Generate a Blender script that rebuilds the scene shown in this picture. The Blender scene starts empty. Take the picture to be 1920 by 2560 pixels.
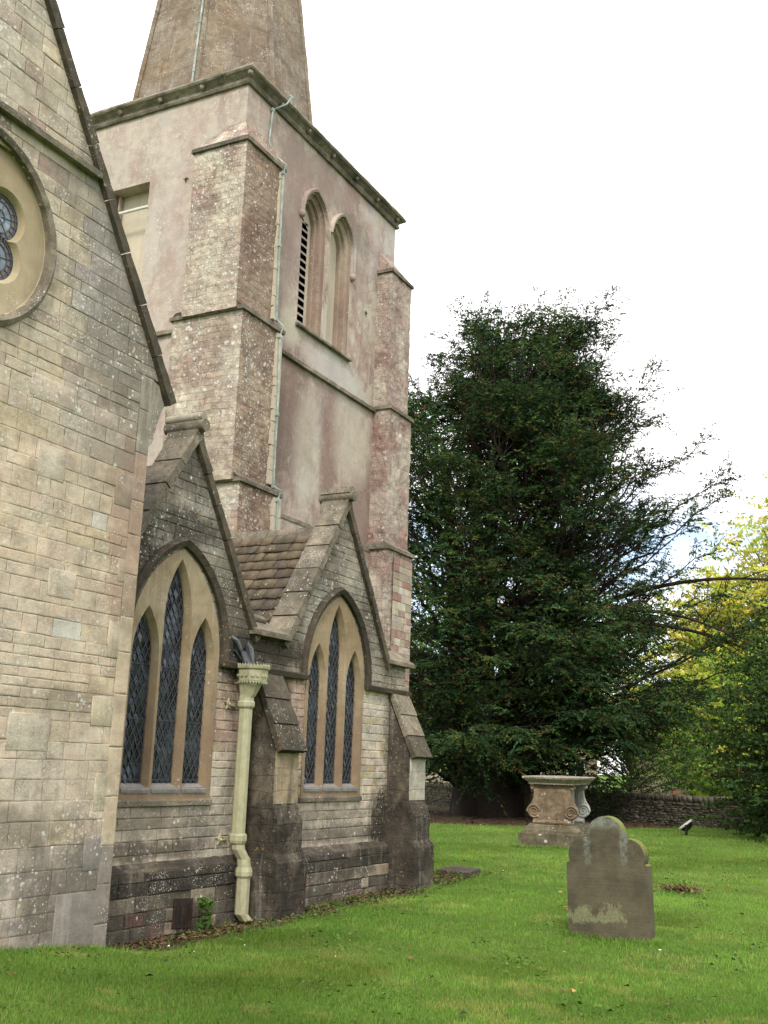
import bpy, bmesh, math, random
import numpy as np
from mathutils import Vector, Matrix, noise as mnoise

SC = bpy.context.scene
COL = SC.collection
R_ = math.radians

# ------------------------------------------------------------------ camera
cam_d = bpy.data.cameras.new('camera'); cam = bpy.data.objects.new('camera', cam_d); COL.objects.link(cam)
cam_d.sensor_fit = 'HORIZONTAL'; cam_d.sensor_width = 36; cam_d.lens = 50.94
cam_d.clip_start = .1; cam_d.clip_end = 3000
cam.matrix_world = Matrix(((0.45718172, -0.21652634, -0.86261302, 0),
                           (-0.88872044, -0.07406696, -0.45242686, 0),
                           (0.03407121, 0.97346311, -0.22629345, 1.65),
                           (0, 0, 0, 1)))
SC.camera = cam

# ------------------------------------------------------------------ light
SUN_EL, SUN_AZ = R_(42), R_(205)        # azimuth measured from +X towards +Y of the direction the light comes from
w = bpy.data.worlds.new('World'); SC.world = w; w.use_nodes = True
nt = w.node_tree; nt.nodes.clear()
def wn(t, **k):
    n = nt.nodes.new(t)
    for a, b in k.items(): setattr(n, a, b)
    return n
out = wn('ShaderNodeOutputWorld'); bg = wn('ShaderNodeBackground'); bg.inputs['Strength'].default_value = .1
sky = wn('ShaderNodeTexSky', sky_type='NISHITA', sun_disc=False, sun_elevation=SUN_EL, sun_rotation=R_(90) - SUN_AZ)
sky.air_density = 1.0; sky.dust_density = 1.0
tc = wn('ShaderNodeTexCoord')
mp = wn('ShaderNodeMapping'); mp.inputs['Scale'].default_value = (1, 1, 2.6)
nz = wn('ShaderNodeTexNoise'); nz.inputs['Scale'].default_value = 3.2; nz.inputs['Detail'].default_value = 7; nz.inputs['Roughness'].default_value = .6
sep = wn('ShaderNodeSeparateXYZ')
# cloud cover: solid higher up, broken near the skyline
mr = wn('ShaderNodeMapRange'); mr.inputs['From Min'].default_value = .20; mr.inputs['From Max'].default_value = .36; mr.inputs['To Min'].default_value = -.02; mr.inputs['To Max'].default_value = .42
ad = wn('ShaderNodeMath', operation='ADD')
cr = wn('ShaderNodeMapRange'); cr.inputs['From Min'].default_value = .34; cr.inputs['From Max'].default_value = .66
mix = wn('ShaderNodeMix', data_type='RGBA')
mix.inputs['B'].default_value = (13.7, 13.4, 13.5, 1)
sc_ = wn('ShaderNodeVectorMath', operation='SCALE'); sc_.inputs['Scale'].default_value = 1.5
L = nt.links.new
L(tc.outputs['Generated'], mp.inputs['Vector']); L(mp.outputs[0], nz.inputs['Vector']); L(tc.outputs['Generated'], sep.inputs[0])
L(sep.outputs['Z'], mr.inputs['Value']); L(nz.outputs['Fac'], ad.inputs[0]); L(mr.outputs[0], ad.inputs[1]); L(ad.outputs[0], cr.inputs['Value'])
L(sky.outputs[0], sc_.inputs[0]); L(sc_.outputs[0], mix.inputs['A']); L(cr.outputs[0], mix.inputs['Factor'])
L(mix.outputs['Result'], bg.inputs['Color']); L(bg.outputs[0], out.inputs[0])

sd = bpy.data.lights.new('sun', 'SUN'); sd.energy = 1.9; sd.angle = R_(11); sd.color = (1, .95, .86)
sun = bpy.data.objects.new('sun', sd); COL.objects.link(sun)
dv = Vector((math.cos(SUN_AZ) * math.cos(SUN_EL), math.sin(SUN_AZ) * math.cos(SUN_EL), math.sin(SUN_EL)))
sun.rotation_euler = dv.to_track_quat('Z', 'Y').to_euler()
vs = SC.view_settings; vs.view_transform = 'Standard'; vs.look = 'None'; vs.exposure = 0.62; vs.gamma = 1; vs.use_curve_mapping = False
SC.cycles.max_bounces = 5; SC.cycles.diffuse_bounces = 3; SC.cycles.transparent_max_bounces = 4

# ------------------------------------------------------------------ helpers
def tag(o, label=None, cat=None, group=None, kind=None):
    if label: o['label'] = label
    if cat: o['category'] = cat
    if group: o['group'] = group
    if kind: o['kind'] = kind
    return o
def empty(name, loc=(0, 0, 0)):
    o = bpy.data.objects.new(name, None); COL.objects.link(o); o.location = loc
    o.empty_display_size = .2
    return o
def adopt(o, parent):
    if parent is None: return o
    o.parent = parent
    p = parent; v = Vector((0, 0, 0))
    while p: v += p.location; p = p.parent
    if parent.type == 'EMPTY': o.matrix_parent_inverse = Matrix.Translation(-parent.location)
    return o
def mk(name, bm, mat, parent=None, smooth=False, rough=None, bevel=None):
    me = bpy.data.meshes.new(name)
    if isinstance(bm, bmesh.types.BMesh):
        bm.to_mesh(me); bm.free()
    else: me = bm
    o = bpy.data.objects.new(name, me); COL.objects.link(o)
    if mat: me.materials.append(mat)
    if smooth:
        me.polygons.foreach_set('use_smooth', [True] * len(me.polygons))
    if bevel:
        b = o.modifiers.new('bevel', 'BEVEL'); b.width = bevel; b.segments = 2; b.limit_method = 'ANGLE'; b.angle_limit = R_(35)
    if rough:
        lv, st, sz = rough
        if lv:
            s = o.modifiers.new('sub', 'SUBSURF'); s.subdivision_type = 'SIMPLE'; s.levels = lv; s.render_levels = lv
        key = 'clouds%g' % sz
        t = bpy.data.textures.get(key) or bpy.data.textures.new(key, 'CLOUDS'); t.noise_scale = sz; t.noise_depth = 3
        d = o.modifiers.new('rough', 'DISPLACE'); d.texture = t; d.texture_coords = 'GLOBAL'; d.strength = st; d.mid_level = .5
    return adopt(o, parent)
def box(bm, a, b):
    x0, y0, z0 = a; x1, y1, z1 = b
    v = [bm.verts.new(p) for p in ((x0, y0, z0), (x1, y0, z0), (x1, y1, z0), (x0, y1, z0), (x0, y0, z1), (x1, y0, z1), (x1, y1, z1), (x0, y1, z1))]
    for f in ((0, 3, 2, 1), (4, 5, 6, 7), (0, 1, 5, 4), (1, 2, 6, 5), (2, 3, 7, 6), (3, 0, 4, 7)): bm.faces.new([v[i] for i in f])
    return v
def gridbox(bm, a, b, step):
    """box with evenly subdivided faces, for displacement"""
    n = [max(1, int(round(abs(b[i] - a[i]) / step))) for i in range(3)]
    g = {}
    def V(i, j, k):
        if (i, j, k) not in g: g[i, j, k] = bm.verts.new([a[q] + (b[q] - a[q]) * t / n[q] for q, t in enumerate((i, j, k))])
        return g[i, j, k]
    for i in range(n[0]):
        for j in range(n[1]):
            bm.faces.new([V(i, j, 0), V(i, j + 1, 0), V(i + 1, j + 1, 0), V(i + 1, j, 0)]); bm.faces.new([V(i, j, n[2]), V(i + 1, j, n[2]), V(i + 1, j + 1, n[2]), V(i, j + 1, n[2])])
    for i in range(n[0]):
        for k in range(n[2]):
            bm.faces.new([V(i, 0, k), V(i + 1, 0, k), V(i + 1, 0, k + 1), V(i, 0, k + 1)]); bm.faces.new([V(i, n[1], k), V(i, n[1], k + 1), V(i + 1, n[1], k + 1), V(i + 1, n[1], k)])
    for j in range(n[1]):
        for k in range(n[2]):
            bm.faces.new([V(0, j, k), V(0, j, k + 1), V(0, j + 1, k + 1), V(0, j + 1, k)]); bm.faces.new([V(n[0], j, k), V(n[0], j + 1, k), V(n[0], j + 1, k + 1), V(n[0], j, k + 1)])
def prism(bm, poly, ext):
    """closed prism from a polygon (3D points) and an extrusion vector"""
    e = Vector(ext); n = len(poly)
    a = [bm.verts.new(Vector(p)) for p in poly]; b = [bm.verts.new(Vector(p) + e) for p in poly]
    nv = Vector((0, 0, 0))
    for i in range(n): nv += Vector(poly[i]).cross(Vector(poly[(i + 1) % n]))
    flip = nv.dot(e) > 0
    def F(vs): bm.faces.new(list(reversed(vs)) if flip else vs)
    F(a); F(list(reversed(b)))
    for i in range(n):
        j = (i + 1) % n; F([a[j], a[i], b[i], b[j]])
def new(): return bmesh.new()
def sweep(bm, path, prof, closed=False):
    """path: list of (pos, side, out) with prof (s, o) pairs -> tube of the profile. closed profile"""
    rings = []
    for p, s, o in path: rings.append([bm.verts.new(Vector(p) + Vector(s) * a + Vector(o) * b) for a, b in prof])
    n = len(prof); m = len(rings)
    for i in range(m if closed else m - 1):
        A, B = rings[i], rings[(i + 1) % m]
        for k in range(n):
            bm.faces.new([A[k], A[(k + 1) % n], B[(k + 1) % n], B[k]])
    if not closed:
        bm.faces.new(list(reversed(rings[0]))); bm.faces.new(rings[-1])
    bmesh.ops.recalc_face_normals(bm, faces=bm.faces[:])
def path2d(pts, Y, closed=False):
    """path in the plane y=Y from (x,z) points; side = in-plane left normal, out = -Y"""
    res = []; n = len(pts)
    for i, (x, z) in enumerate(pts):
        if closed: a, b = pts[i - 1], pts[(i + 1) % n]
        else: a, b = pts[max(0, i - 1)], pts[min(n - 1, i + 1)]
        d0 = Vector((x - a[0], z - a[1])); d1 = Vector((b[0] - x, b[1] - z))
        if d0.length < 1e-6: d0 = d1
        if d1.length < 1e-6: d1 = d0
        d0.normalize(); d1.normalize(); t = d0 + d1
        if t.length < 1e-6: t = d0
        t.normalize(); c = max(.35, t.dot(d1))
        res.append(((x, Y, z), (-t.y / c, 0, t.x / c), (0, -1, 0)))
    return res
def tube(bm, pts, r, sides=8, cap=True):
    rings = []; n = len(pts); up = Vector((0, 0, 1))
    for i, p in enumerate(pts):
        p = Vector(p); a = Vector(pts[max(0, i - 1)]); b = Vector(pts[min(n - 1, i + 1)]); t = (b - a).normalized()
        s = t.cross(up)
        if s.length < .05: s = t.cross(Vector((1, 0, 0)))
        s.normalize(); u = s.cross(t)
        rr = r[i] if isinstance(r, (list, tuple)) else r
        rings.append([bm.verts.new(p + (s * math.cos(6.28318 * k / sides) + u * math.sin(6.28318 * k / sides)) * rr) for k in range(sides)])
    for i in range(n - 1):
        for k in range(sides): bm.faces.new([rings[i][k], rings[i][(k + 1) % sides], rings[i + 1][(k + 1) % sides], rings[i + 1][k]])
    if cap: bm.faces.new(list(reversed(rings[0]))); bm.faces.new(rings[-1])
def ball(bm, c, r, sc=(1, 1, 1), u=10, v=7):
    bmesh.ops.create_uvsphere(bm, u_segments=u, v_segments=v, radius=r, matrix=Matrix.Translation(c) @ Matrix.Diagonal((*sc, 1)))
def clip(poly, hp):
    """clip convex (u,v) polygon by half planes a*u+b*v<=c"""
    for a, b, c in hp:
        o = []
        for i in range(len(poly)):
            p, q = poly[i], poly[(i + 1) % len(poly)]
            dp, dq = a * p[0] + b * p[1] - c, a * q[0] + b * q[1] - c
            if dp <= 0: o.append(p)
            if dp * dq < 0:
                t = dp / (dp - dq); o.append((p[0] + (q[0] - p[0]) * t, p[1] + (q[1] - p[1]) * t))
        poly = o
        if len(poly) < 3: return []
    return poly
def shrink(poly, d):
    n = len(poly); o = []
    for i in range(n):
        p0, p, p1 = Vector(poly[i - 1]), Vector(poly[i]), Vector(poly[(i + 1) % n])
        a = p - p0; b = p1 - p
        if a.length < 1e-5 or b.length < 1e-5: return None
        a.normalize(); b.normalize(); na = Vector((-a.y, a.x)); nb = Vector((-b.y, b.x)); t = na + nb
        if t.length < 1e-5: return None
        t.normalize(); c = max(.4, t.dot(na)); q = p + t * (d / c); o.append((q.x, q.y))
    return o
def raw_mesh(name, V, F, tone=None, n=3):
    """fast mesh from numpy arrays: F (m,n) faces"""
    me = bpy.data.meshes.new(name); V = np.asarray(V, np.float32); F = np.asarray(F, np.int32)
    me.vertices.add(len(V)); me.vertices.foreach_set('co', V.ravel())
    me.loops.add(F.size); me.loops.foreach_set('vertex_index', F.ravel())
    me.polygons.add(len(F)); me.polygons.foreach_set('loop_start', np.arange(0, F.size, n, dtype=np.int32))
    me.update(calc_edges=True)
    if tone is not None:
        at = me.color_attributes.new('tone', 'FLOAT_COLOR', 'POINT')
        at.data.foreach_set('color', np.concatenate([tone, np.ones((len(tone), 1))], 1).astype(np.float32).ravel())
    return me

# ------------------------------------------------------------------ materials
def newmat(name):
    m = bpy.data.materials.new(name); m.use_nodes = True; t = m.node_tree; t.nodes.clear(); return m, t
class NB:
    def __init__(s, t): s.t = t
    def n(s, ty, ins=None, **k):
        x = s.t.nodes.new(ty)
        for a, b in k.items(): setattr(x, a, b)
        for a, b in (ins or {}).items():
            if isinstance(b, bpy.types.NodeSocket): s.t.links.new(b, x.inputs[a])
            else: x.inputs[a].default_value = b
        return x
    def noise(s, vec, sc, det=4, ro=.55, dist=0): return s.n('ShaderNodeTexNoise', {'Vector': vec, 'Scale': sc, 'Detail': det, 'Roughness': ro, 'Distortion': dist}).outputs['Fac']
    def mr(s, v, a, b, c=0., d=1.): return s.n('ShaderNodeMapRange', {'Value': v, 'From Min': a, 'From Max': b, 'To Min': c, 'To Max': d}).outputs[0]
    def mul(s, a, b): return s.n('ShaderNodeMath', {0: a, 1: b}, operation='MULTIPLY').outputs[0]
    def add(s, a, b): return s.n('ShaderNodeMath', {0: a, 1: b}, operation='ADD').outputs[0]
    def sub(s, a, b): return s.n('ShaderNodeMath', {0: a, 1: b}, operation='SUBTRACT').outputs[0]
    def mix(s, f, a, b, mode='MIX'):
        x = s.n('ShaderNodeMix', {'Factor': f}, data_type='RGBA', blend_type=mode)
        for k, v in (('A', a), ('B', b)):
            if isinstance(v, bpy.types.NodeSocket): s.t.links.new(v, x.inputs[k])
            else: x.inputs[k].default_value = (*v, 1) if len(v) == 3 else v
        return x.outputs['Result']
    def scalecol(s, c, f): return s.n('ShaderNodeVectorMath', {0: c, 'Scale': f}, operation='SCALE').outputs[0]
    def mapv(s, vec, scale=(1, 1, 1), loc=(0, 0, 0)): return s.n('ShaderNodeMapping', {'Vector': vec, 'Scale': scale, 'Location': loc}).outputs[0]

def stone_mat(name, cols, tone=False, stain=(.05, .045, .035), stain_amt=.4, stain_scale=.9, lichen=.3, lich_scale=28, lich_col=(.62, .62, .56),
              orange=.15, bump=.5, brick=None, patches=None, streak=.3, var=.3, dark_z=None, zones=(), pits=.0, moss=0., rough=.92, bloom=0., blots=(), south=None, speck=0., peel=0.):
    """cols: list of colours mixed by noise; zones: (axis, lo, hi, colour, amount) noisy-edged stains of given extent"""
    m, t = newmat(name); b = NB(t)
    P = b.n('ShaderNodeNewGeometry').outputs['Position']
    warp = b.n('ShaderNodeTexNoise', {'Vector': P, 'Scale': 2.3, 'Detail': 3}).outputs['Color']
    Pw = b.n('ShaderNodeVectorMath', {0: P, 1: b.n('ShaderNodeVectorMath', {0: b.n('ShaderNodeVectorMath', {0: warp, 1: (.5, .5, .5)}, operation='SUBTRACT').outputs[0], 'Scale': .35}, operation='SCALE').outputs[0]}, operation='ADD').outputs[0]
    big = b.noise(Pw, 1.1, 5, .6); big2 = b.noise(b.mapv(P, (1, 1, 1), (7, 3, 5)), .55, 4, .6)
    med = b.noise(P, 9, 5, .65); fine = b.noise(P, 70, 4, .7); vfine = b.noise(P, 210, 2, .7)
    if tone: col = b.n('ShaderNodeAttribute', attribute_name='tone').outputs['Color']
    else:
        col = b.mix(b.mr(big, .35, .65), cols[0], cols[1])
        if len(cols) > 2: col = b.mix(b.mr(big2, .46, .62), col, cols[2])
        if len(cols) > 3: col = b.mix(b.mr(b.noise(b.mapv(Pw, (1, 1, .6), (2, 9, 1)), 1.7, 5, .6), .5, .62), col, cols[3])
    height = b.add(b.mul(fine, .5), b.mul(med, .7))
    if brick:
        bw, bh, mort, amt = brick
        sx = b.n('ShaderNodeSeparateXYZ', {0: P})
        u = b.add(sx.outputs['X'], sx.outputs['Y'])
        uv = b.n('ShaderNodeCombineXYZ', {0: u, 1: sx.outputs['Z'], 2: 0.}).outputs[0]
        dn = b.n('ShaderNodeTexNoise', {'Vector': P, 'Scale': 3.1, 'Detail': 3}).outputs['Color']
        uv = b.n('ShaderNodeVectorMath', {0: uv, 1: b.n('ShaderNodeVectorMath', {0: dn, 'Scale': .09}, operation='SCALE').outputs[0]}, operation='ADD').outputs[0]
        bt = b.n('ShaderNodeTexBrick', {'Vector': uv, 'Color1': (.75, .74, .72, 1), 'Color2': (1.18, 1.16, 1.12, 1), 'Mortar': (.55, .52, .48, 1), 'Scale': 1., 'Mortar Size': mort, 'Mortar Smooth': .35, 'Brick Width': bw, 'Row Height': bh, 'Bias': .1})
        bt.offset = .47; bt.squash = 1.0
        bm_ = b.mul(b.mr(b.noise(P, 1.4, 3), .38, .58, .25, 1.), amt)
        col = b.mix(bm_, col, b.mix(1., col, bt.outputs['Color'], 'MULTIPLY'))
        height = b.sub(height, b.mul(b.mul(bt.outputs['Fac'], bm_), 1.3))
    # tonal variation
    v1 = b.mr(med, .25, .75, 1 - var, 1 + var); v2 = b.mr(fine, .25, .75, 1 - var * .6, 1 + var * .6); v3 = b.mr(vfine, .25, .75, 1 - var * .5, 1 + var * .5)
    col = b.scalecol(col, b.mul(b.mul(v1, v2), v3))
    if speck:
        sp1 = b.noise(b.mapv(P, (1, 1, 1), (5, 5, 9)), 55, 5, .85); spm = b.mr(b.noise(Pw, 2.2, 5, .65), .36, .6, .25, 1.)
        col = b.mix(b.mul(b.mul(b.mr(sp1, .56, .66), spm), speck), col, (.05, .045, .035))
        sp2 = b.noise(b.mapv(P, (1, 1, 1), (9, 1, 3)), 80, 4, .85); col = b.mix(b.mul(b.mr(sp2, .58, .68), speck * .7), col, (.62, .6, .54))
        blk = b.noise(b.mapv(P, (1, 1, 1.6), (2, 2, 2)), 4.2, 6, .7); col = b.scalecol(col, b.mr(blk, .32, .68, 1 - speck * .45, 1 + speck * .3))
    # vertical weather streaks
    if streak:
        st = b.noise(b.mapv(P, (7.5, 7.5, .55)), 1.0, 8, .68); sg_ = b.mr(b.noise(P, 40, 5, .75), .35, .55, .4, 1.)
        col = b.mix(b.mul(b.mul(b.mr(st, .53, .64), sg_), streak), col, stain)
        st2 = b.noise(b.mapv(P, (9, 9, .6), (4, 1, 8)), 1.0, 8, .68)
        col = b.mix(b.mul(b.mul(b.mr(st2, .55, .64), sg_), streak * .7), col, (.56, .53, .48))
    if stain_amt:
        sn = b.noise(Pw, stain_scale, 8, .68)
        sm = b.mul(b.mr(sn, .47, .62), b.mr(fine, .3, .6, .45, 1.0))
        col = b.mix(b.mul(sm, stain_amt), col, stain)
    if peel:
        pm_ = b.mul(b.mr(b.noise(b.mapv(Pw, (1, 1, .7), (3, 4, 9)), 1.35, 10, .66), .555, .575), b.mr(b.noise(P, 50, 5, .8), .38, .5, .3, 1.)); col = b.mix(b.mul(pm_, peel), col, (.47, .43, .35)); height = b.sub(height, b.mul(pm_, .4))
        pd_ = b.mul(b.mr(b.noise(b.mapv(Pw, (1, 1, .5), (8, 1, 2)), 1.7, 10, .7), .56, .60), b.mr(b.noise(P, 45, 5, .8), .4, .55, .2, 1.)); col = b.mix(b.mul(pd_, peel * .8), col, (.20, .145, .12))
        pg_ = b.mr(b.noise(b.mapv(Pw, (1, 1, .6), (1, 7, 5)), 1.1, 9, .66), .54, .62); col = b.mix(b.mul(pg_, peel * .6), col, (.40, .385, .37))
        ck = b.n('ShaderNodeTexVoronoi', {'Vector': Pw, 'Scale': .8}, feature='DISTANCE_TO_EDGE').outputs['Distance']; col = b.mix(b.mul(b.mr(ck, .006, .002), .5 * peel), col, (.12, .10, .085))
    if bloom:
        bn = b.mul(b.mr(b.noise(b.mapv(Pw, (1, 1, 1), (11, 2, 6)), 1.5, 6, .65), .44, .6), b.mr(b.noise(P, 38, 5, .8), .42, .58))
        col = b.mix(b.mul(bn, bloom), col, (.56, .545, .48))
    if south:
        sn_ = b.n('ShaderNodeSeparateXYZ', {0: b.n('ShaderNodeNewGeometry').outputs['True Normal']}).outputs['Y']
        col = b.mix(b.mr(sn_, -.4, -.7), col, b.mix(1., col, south, 'MULTIPLY'))
    if blots:
        xz = b.n('ShaderNodeSeparateXYZ', {0: P}); jn = b.add(b.sub(b.noise(P, 3.2, 7, .72), .5), b.mul(b.sub(b.noise(b.mapv(P, (1, 1, .45)), 15, 5, .7), .5), .45)); jf = b.mr(b.noise(P, 30, 5, .75), .3, .5, .55, 1.)
        for bx, bz, rx, rz, bc, ba in blots:
            ex = b.n('ShaderNodeMath', {0: b.mul(b.sub(xz.outputs['X'], bx), 1 / rx), 1: 2.}, operation='POWER').outputs[0]
            ez = b.n('ShaderNodeMath', {0: b.mul(b.sub(xz.outputs['Z'], bz), 1 / rz), 1: 2.}, operation='POWER').outputs[0]
            f_ = b.mr(b.add(b.add(ex, ez), b.mul(jn, 4.5)), 1.9, .5)
            col = b.mix(b.mul(b.mul(f_, jf), ba), col, bc)
    for ax, lo, hi, zc, amt in zones:
        sz = b.n('ShaderNodeSeparateXYZ', {0: P}).outputs[ax]
        jit = b.mul(b.sub(b.noise(P, 2.6, 6, .7), .5), 1.5 * abs(hi - lo) + .25)
        zm = b.mr(b.add(sz, jit), lo, hi)
        zm = b.mul(zm, b.mr(b.noise(P, 22, 5, .7), .3, .55, .5, 1.0))
        col = b.mix(b.mul(zm, amt), col, zc)
    # lichen: pale round growths in several sizes, clustered
    if lichen:
        for k, (s_, th) in enumerate(((lich_scale, .33), (lich_scale * 2.1, .36), (lich_scale * .55, .26))):
            vo = b.n('ShaderNodeTexVoronoi', {'Vector': b.mapv(P, (1, 1, 1), (k * 3.1, k, k * 5)), 'Scale': s_, 'Randomness': 1.})
            sx = b.n('ShaderNodeSeparateColor', {0: vo.outputs['Color']})
            size = b.mr(sx.outputs[0], 0, 1, .08, th * 1.25)
            d = b.add(vo.outputs['Distance'], b.mul(b.sub(fine, .5), .6))
            spot = b.mr(b.sub(size, d), 0., .07)
            clus = b.mr(b.add(b.mul(b.noise(b.mapv(P, (1, 1, 1), (k * 9., 2, 4)), 1.3 + k * .5, 3, .5), .6), b.mul(b.noise(b.mapv(P, (1, 1, 1), (k * 5., 7, 1)), 6.5, 4, .6), .4)), .60 - lichen * .16, .645 - lichen * .14)
            clus = b.mul(clus, b.mr(sx.outputs[1], .25, .45))
            f = b.mul(spot, clus)
            col = b.mix(b.mul(f, .85), col, lich_col)
            height = b.add(height, b.mul(f, .25))
    if orange:
        vo = b.n('ShaderNodeTexVoronoi', {'Vector': b.mapv(P, (1, 1, 1), (3, 8, 1)), 'Scale': 16., 'Randomness': 1.})
        f = b.mul(b.mr(b.add(vo.outputs['Distance'], b.mul(b.sub(fine, .5), .5)), .22, .14), b.mr(b.noise(P, 2.7, 3), .66 - orange * .3, .72 - orange * .3))
        col = b.mix(b.mul(f, .7), col, (.38, .21, .05))
    if pits:
        pn = b.noise(b.mapv(P, (1, 1, 1), (1, 5, 2)), 26, 5, .75)
        pm = b.mul(b.mr(pn, .56, .62), b.mr(b.noise(P, 3., 3), .45, .55))
        col = b.mix(b.mul(pm, pits), col, (.02, .018, .014))
    if moss:
        mm = b.mul(b.mr(b.noise(Pw, 5.5, 7, .7), .6, .68), moss); col = b.mix(mm, col, (.10, .12, .025))
    bp = b.n('ShaderNodeBump', {'Strength': bump, 'Distance': .02, 'Height': height})
    bs = b.n('ShaderNodeBsdfPrincipled', {'Base Color': col, 'Roughness': rough, 'Normal': bp.outputs[0]})
    bs.inputs['Specular IOR Level'].default_value = .2
    t.links.new(bs.outputs[0], b.n('ShaderNodeOutputMaterial').inputs[0])
    return m
def plain_mat(name, col, rough=.6, metal=0., var=.15, bump=.1, scale=30, spec=.4, col2=None, rust=0.):
    m, t = newmat(name); b = NB(t); P = b.n('ShaderNodeNewGeometry').outputs['Position']
    n1 = b.noise(P, scale, 5, .65); n2 = b.noise(P, scale * .18, 4)
    c = b.mix(b.mr(n2, .42, .62), col, col2 or col)
    c = b.scalecol(c, b.mul(b.mr(n1, .25, .75, 1 - var, 1 + var), b.mr(n2, .25, .75, 1 - var, 1 + var)))
    if rust:
        rm = b.mul(b.mr(b.noise(b.mapv(P, (22, 22, 2.4)), 1., 6, .7), .56, .66), b.mr(b.noise(P, 3.5, 4, .6), .42, .56)); c = b.mix(b.mul(rm, rust), c, (.19, .12, .06))
        c = b.mix(b.mul(b.mr(b.noise(P, 120, 4, .8), .60, .66), rust * .8), c, (.13, .09, .05))
    bp = b.n('ShaderNodeBump', {'Strength': bump, 'Distance': .01, 'Height': n1})
    bs = b.n('ShaderNodeBsdfPrincipled', {'Base Color': c, 'Roughness': rough, 'Metallic': metal, 'Normal': bp.outputs[0]}); bs.inputs['Specular IOR Level'].default_value = spec
    t.links.new(bs.outputs[0], b.n('ShaderNodeOutputMaterial').inputs[0]); return m
def leaf_mat(name, trans=.35, rough=.6, hue=1.):
    m, t = newmat(name); b = NB(t)
    c = b.n('ShaderNodeAttribute', attribute_name='tone').outputs['Color']
    bs = b.n('ShaderNodeBsdfPrincipled', {'Base Color': c, 'Roughness': rough}); bs.inputs['Specular IOR Level'].default_value = .1
    tr = b.n('ShaderNodeBsdfTranslucent', {'Color': b.mix(.5, c, b.mix(1., c, (1.2, 1.3, .6), 'MULTIPLY'))})
    mx = b.n('ShaderNodeMixShader', {0: trans, 1: bs.outputs[0], 2: tr.outputs[0]})
    t.links.new(mx.outputs[0], b.n('ShaderNodeOutputMaterial').inputs[0]); return m

M = {}
M['ashlar'] = stone_mat('ashlar_stone', None, tone=True, bloom=.45, speck=.75, blots=((6.95, 5.3, .6, .7, (.14, .125, .10), .65), (6.35, 6.3, .4, .4, (.15, .14, .115), .5), (7.2, 3.6, .22, .8, (.30, .18, .13), .55), (6.95, .45, .55, .5, (.11, .10, .085), .8), (6.2, 1.1, .6, .13, (.15, .135, .10), .6), (5.6, .75, .5, .2, (.17, .155, .12), .45), (6.6, 2.05, .5, .12, (.18, .155, .115), .6), (7.0, 4.3, .35, .4, (.2, .17, .13), .4)), stain_amt=.2, lichen=.75, lich_scale=22, streak=.25, bump=.5, orange=.2, var=.2,
                        zones=((0, 6.55, 7.3, (.2, .17, .13), .12),))
SOOT = (.045, .038, .03)
M['ashlar_old'] = stone_mat('weathered_ashlar', None, tone=True, bloom=.5, speck=.9, blots=((7.85, 3.62, .5, .35, SOOT, 1.), (8.85, 3.98, .5, .16, SOOT, .85), (10.4, 2.88, .85, .17, SOOT, 1.), (9.8, 2.7, .5, .22, SOOT, .9), (10.62, 2.45, .28, .35, SOOT, .85), (8.9, 4.6, .3, .25, SOOT, .6), (9.75, 3.25, .35, .3, SOOT, .6), (12.75, 3.35, .3, .5, SOOT, .5), (11.6, 4.1, .35, .4, SOOT, .45), (12.1, .82, 1.4, .1, SOOT, .6), (8.2, .78, 1., .08, SOOT, .7),
                        (9.6, 3.4, .3, .5, (.10, .085, .06), .5), (10.85, 3.35, .25, .5, (.08, .07, .05), .55), (13.35, .95, .4, .35, SOOT, 1.), (13.5, 2.1, .18, .6, (.09, .08, .06), .6), (13.4, 3.1, .3, .3, (.09, .08, .06), .6), (8.7, 1.08, .8, .12, (.14, .12, .09), .6), (12.0, 1.05, .9, .1, (.15, .13, .1), .6), (9.3, .85, .3, .2, SOOT, .5)),
                        stain_amt=.5, stain_scale=1.6, lichen=.45, lich_scale=26, streak=.25, bump=.6, var=.26, orange=.2)
M['mortar'] = stone_mat('mortar', [(.26, .225, .165), (.34, .30, .22)], lichen=.1, stain_amt=.5, bump=.4, streak=0)
M['mortar_pale'] = stone_mat('lime_mortar', [(.36, .32, .24), (.42, .375, .29)], lichen=.1, stain_amt=.45, stain=(.08, .07, .05), bump=.4, streak=0)
M['plinth'] = stone_mat('sooty_stone', None, tone=True, speck=.9, stain=(.03, .027, .022), stain_amt=.75, stain_scale=1.2, lichen=.45, lich_scale=30, streak=.3, bump=.8, moss=.25, orange=.25, var=.35)
M['dirty'] = stone_mat('blackened_stone', [(.058, .049, .038), (.095, .079, .060), (.040, .034, .027), (.14, .118, .088)], stain=(.022, .019, .016), stain_amt=.75, stain_scale=1.8, lichen=.42, lich_scale=34,
                       lich_col=(.34, .32, .27), brick=(.36, .17, .009, .35), bump=.7, streak=.3, orange=.3, var=.35)
M['pale_front'] = stone_mat('washed_stone', [(.40, .38, .31), (.50, .48, .41), (.30, .24, .16)], stain_amt=.3, lichen=.2, brick=(.5, .23, .008, .6), streak=.6, bump=.4)
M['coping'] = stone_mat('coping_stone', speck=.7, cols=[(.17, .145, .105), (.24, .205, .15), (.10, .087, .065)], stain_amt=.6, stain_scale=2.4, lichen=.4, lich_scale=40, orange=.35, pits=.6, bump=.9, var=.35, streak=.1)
M['coping_dark'] = stone_mat('dark_coping_stone', [(.075, .063, .045), (.12, .10, .068), (.05, .044, .032)], stain_amt=.6, stain_scale=2.4, lichen=.4, lich_scale=36, lich_col=(.36, .36, .31), orange=.35, bump=1., var=.35, streak=.1, moss=.3)
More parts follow.
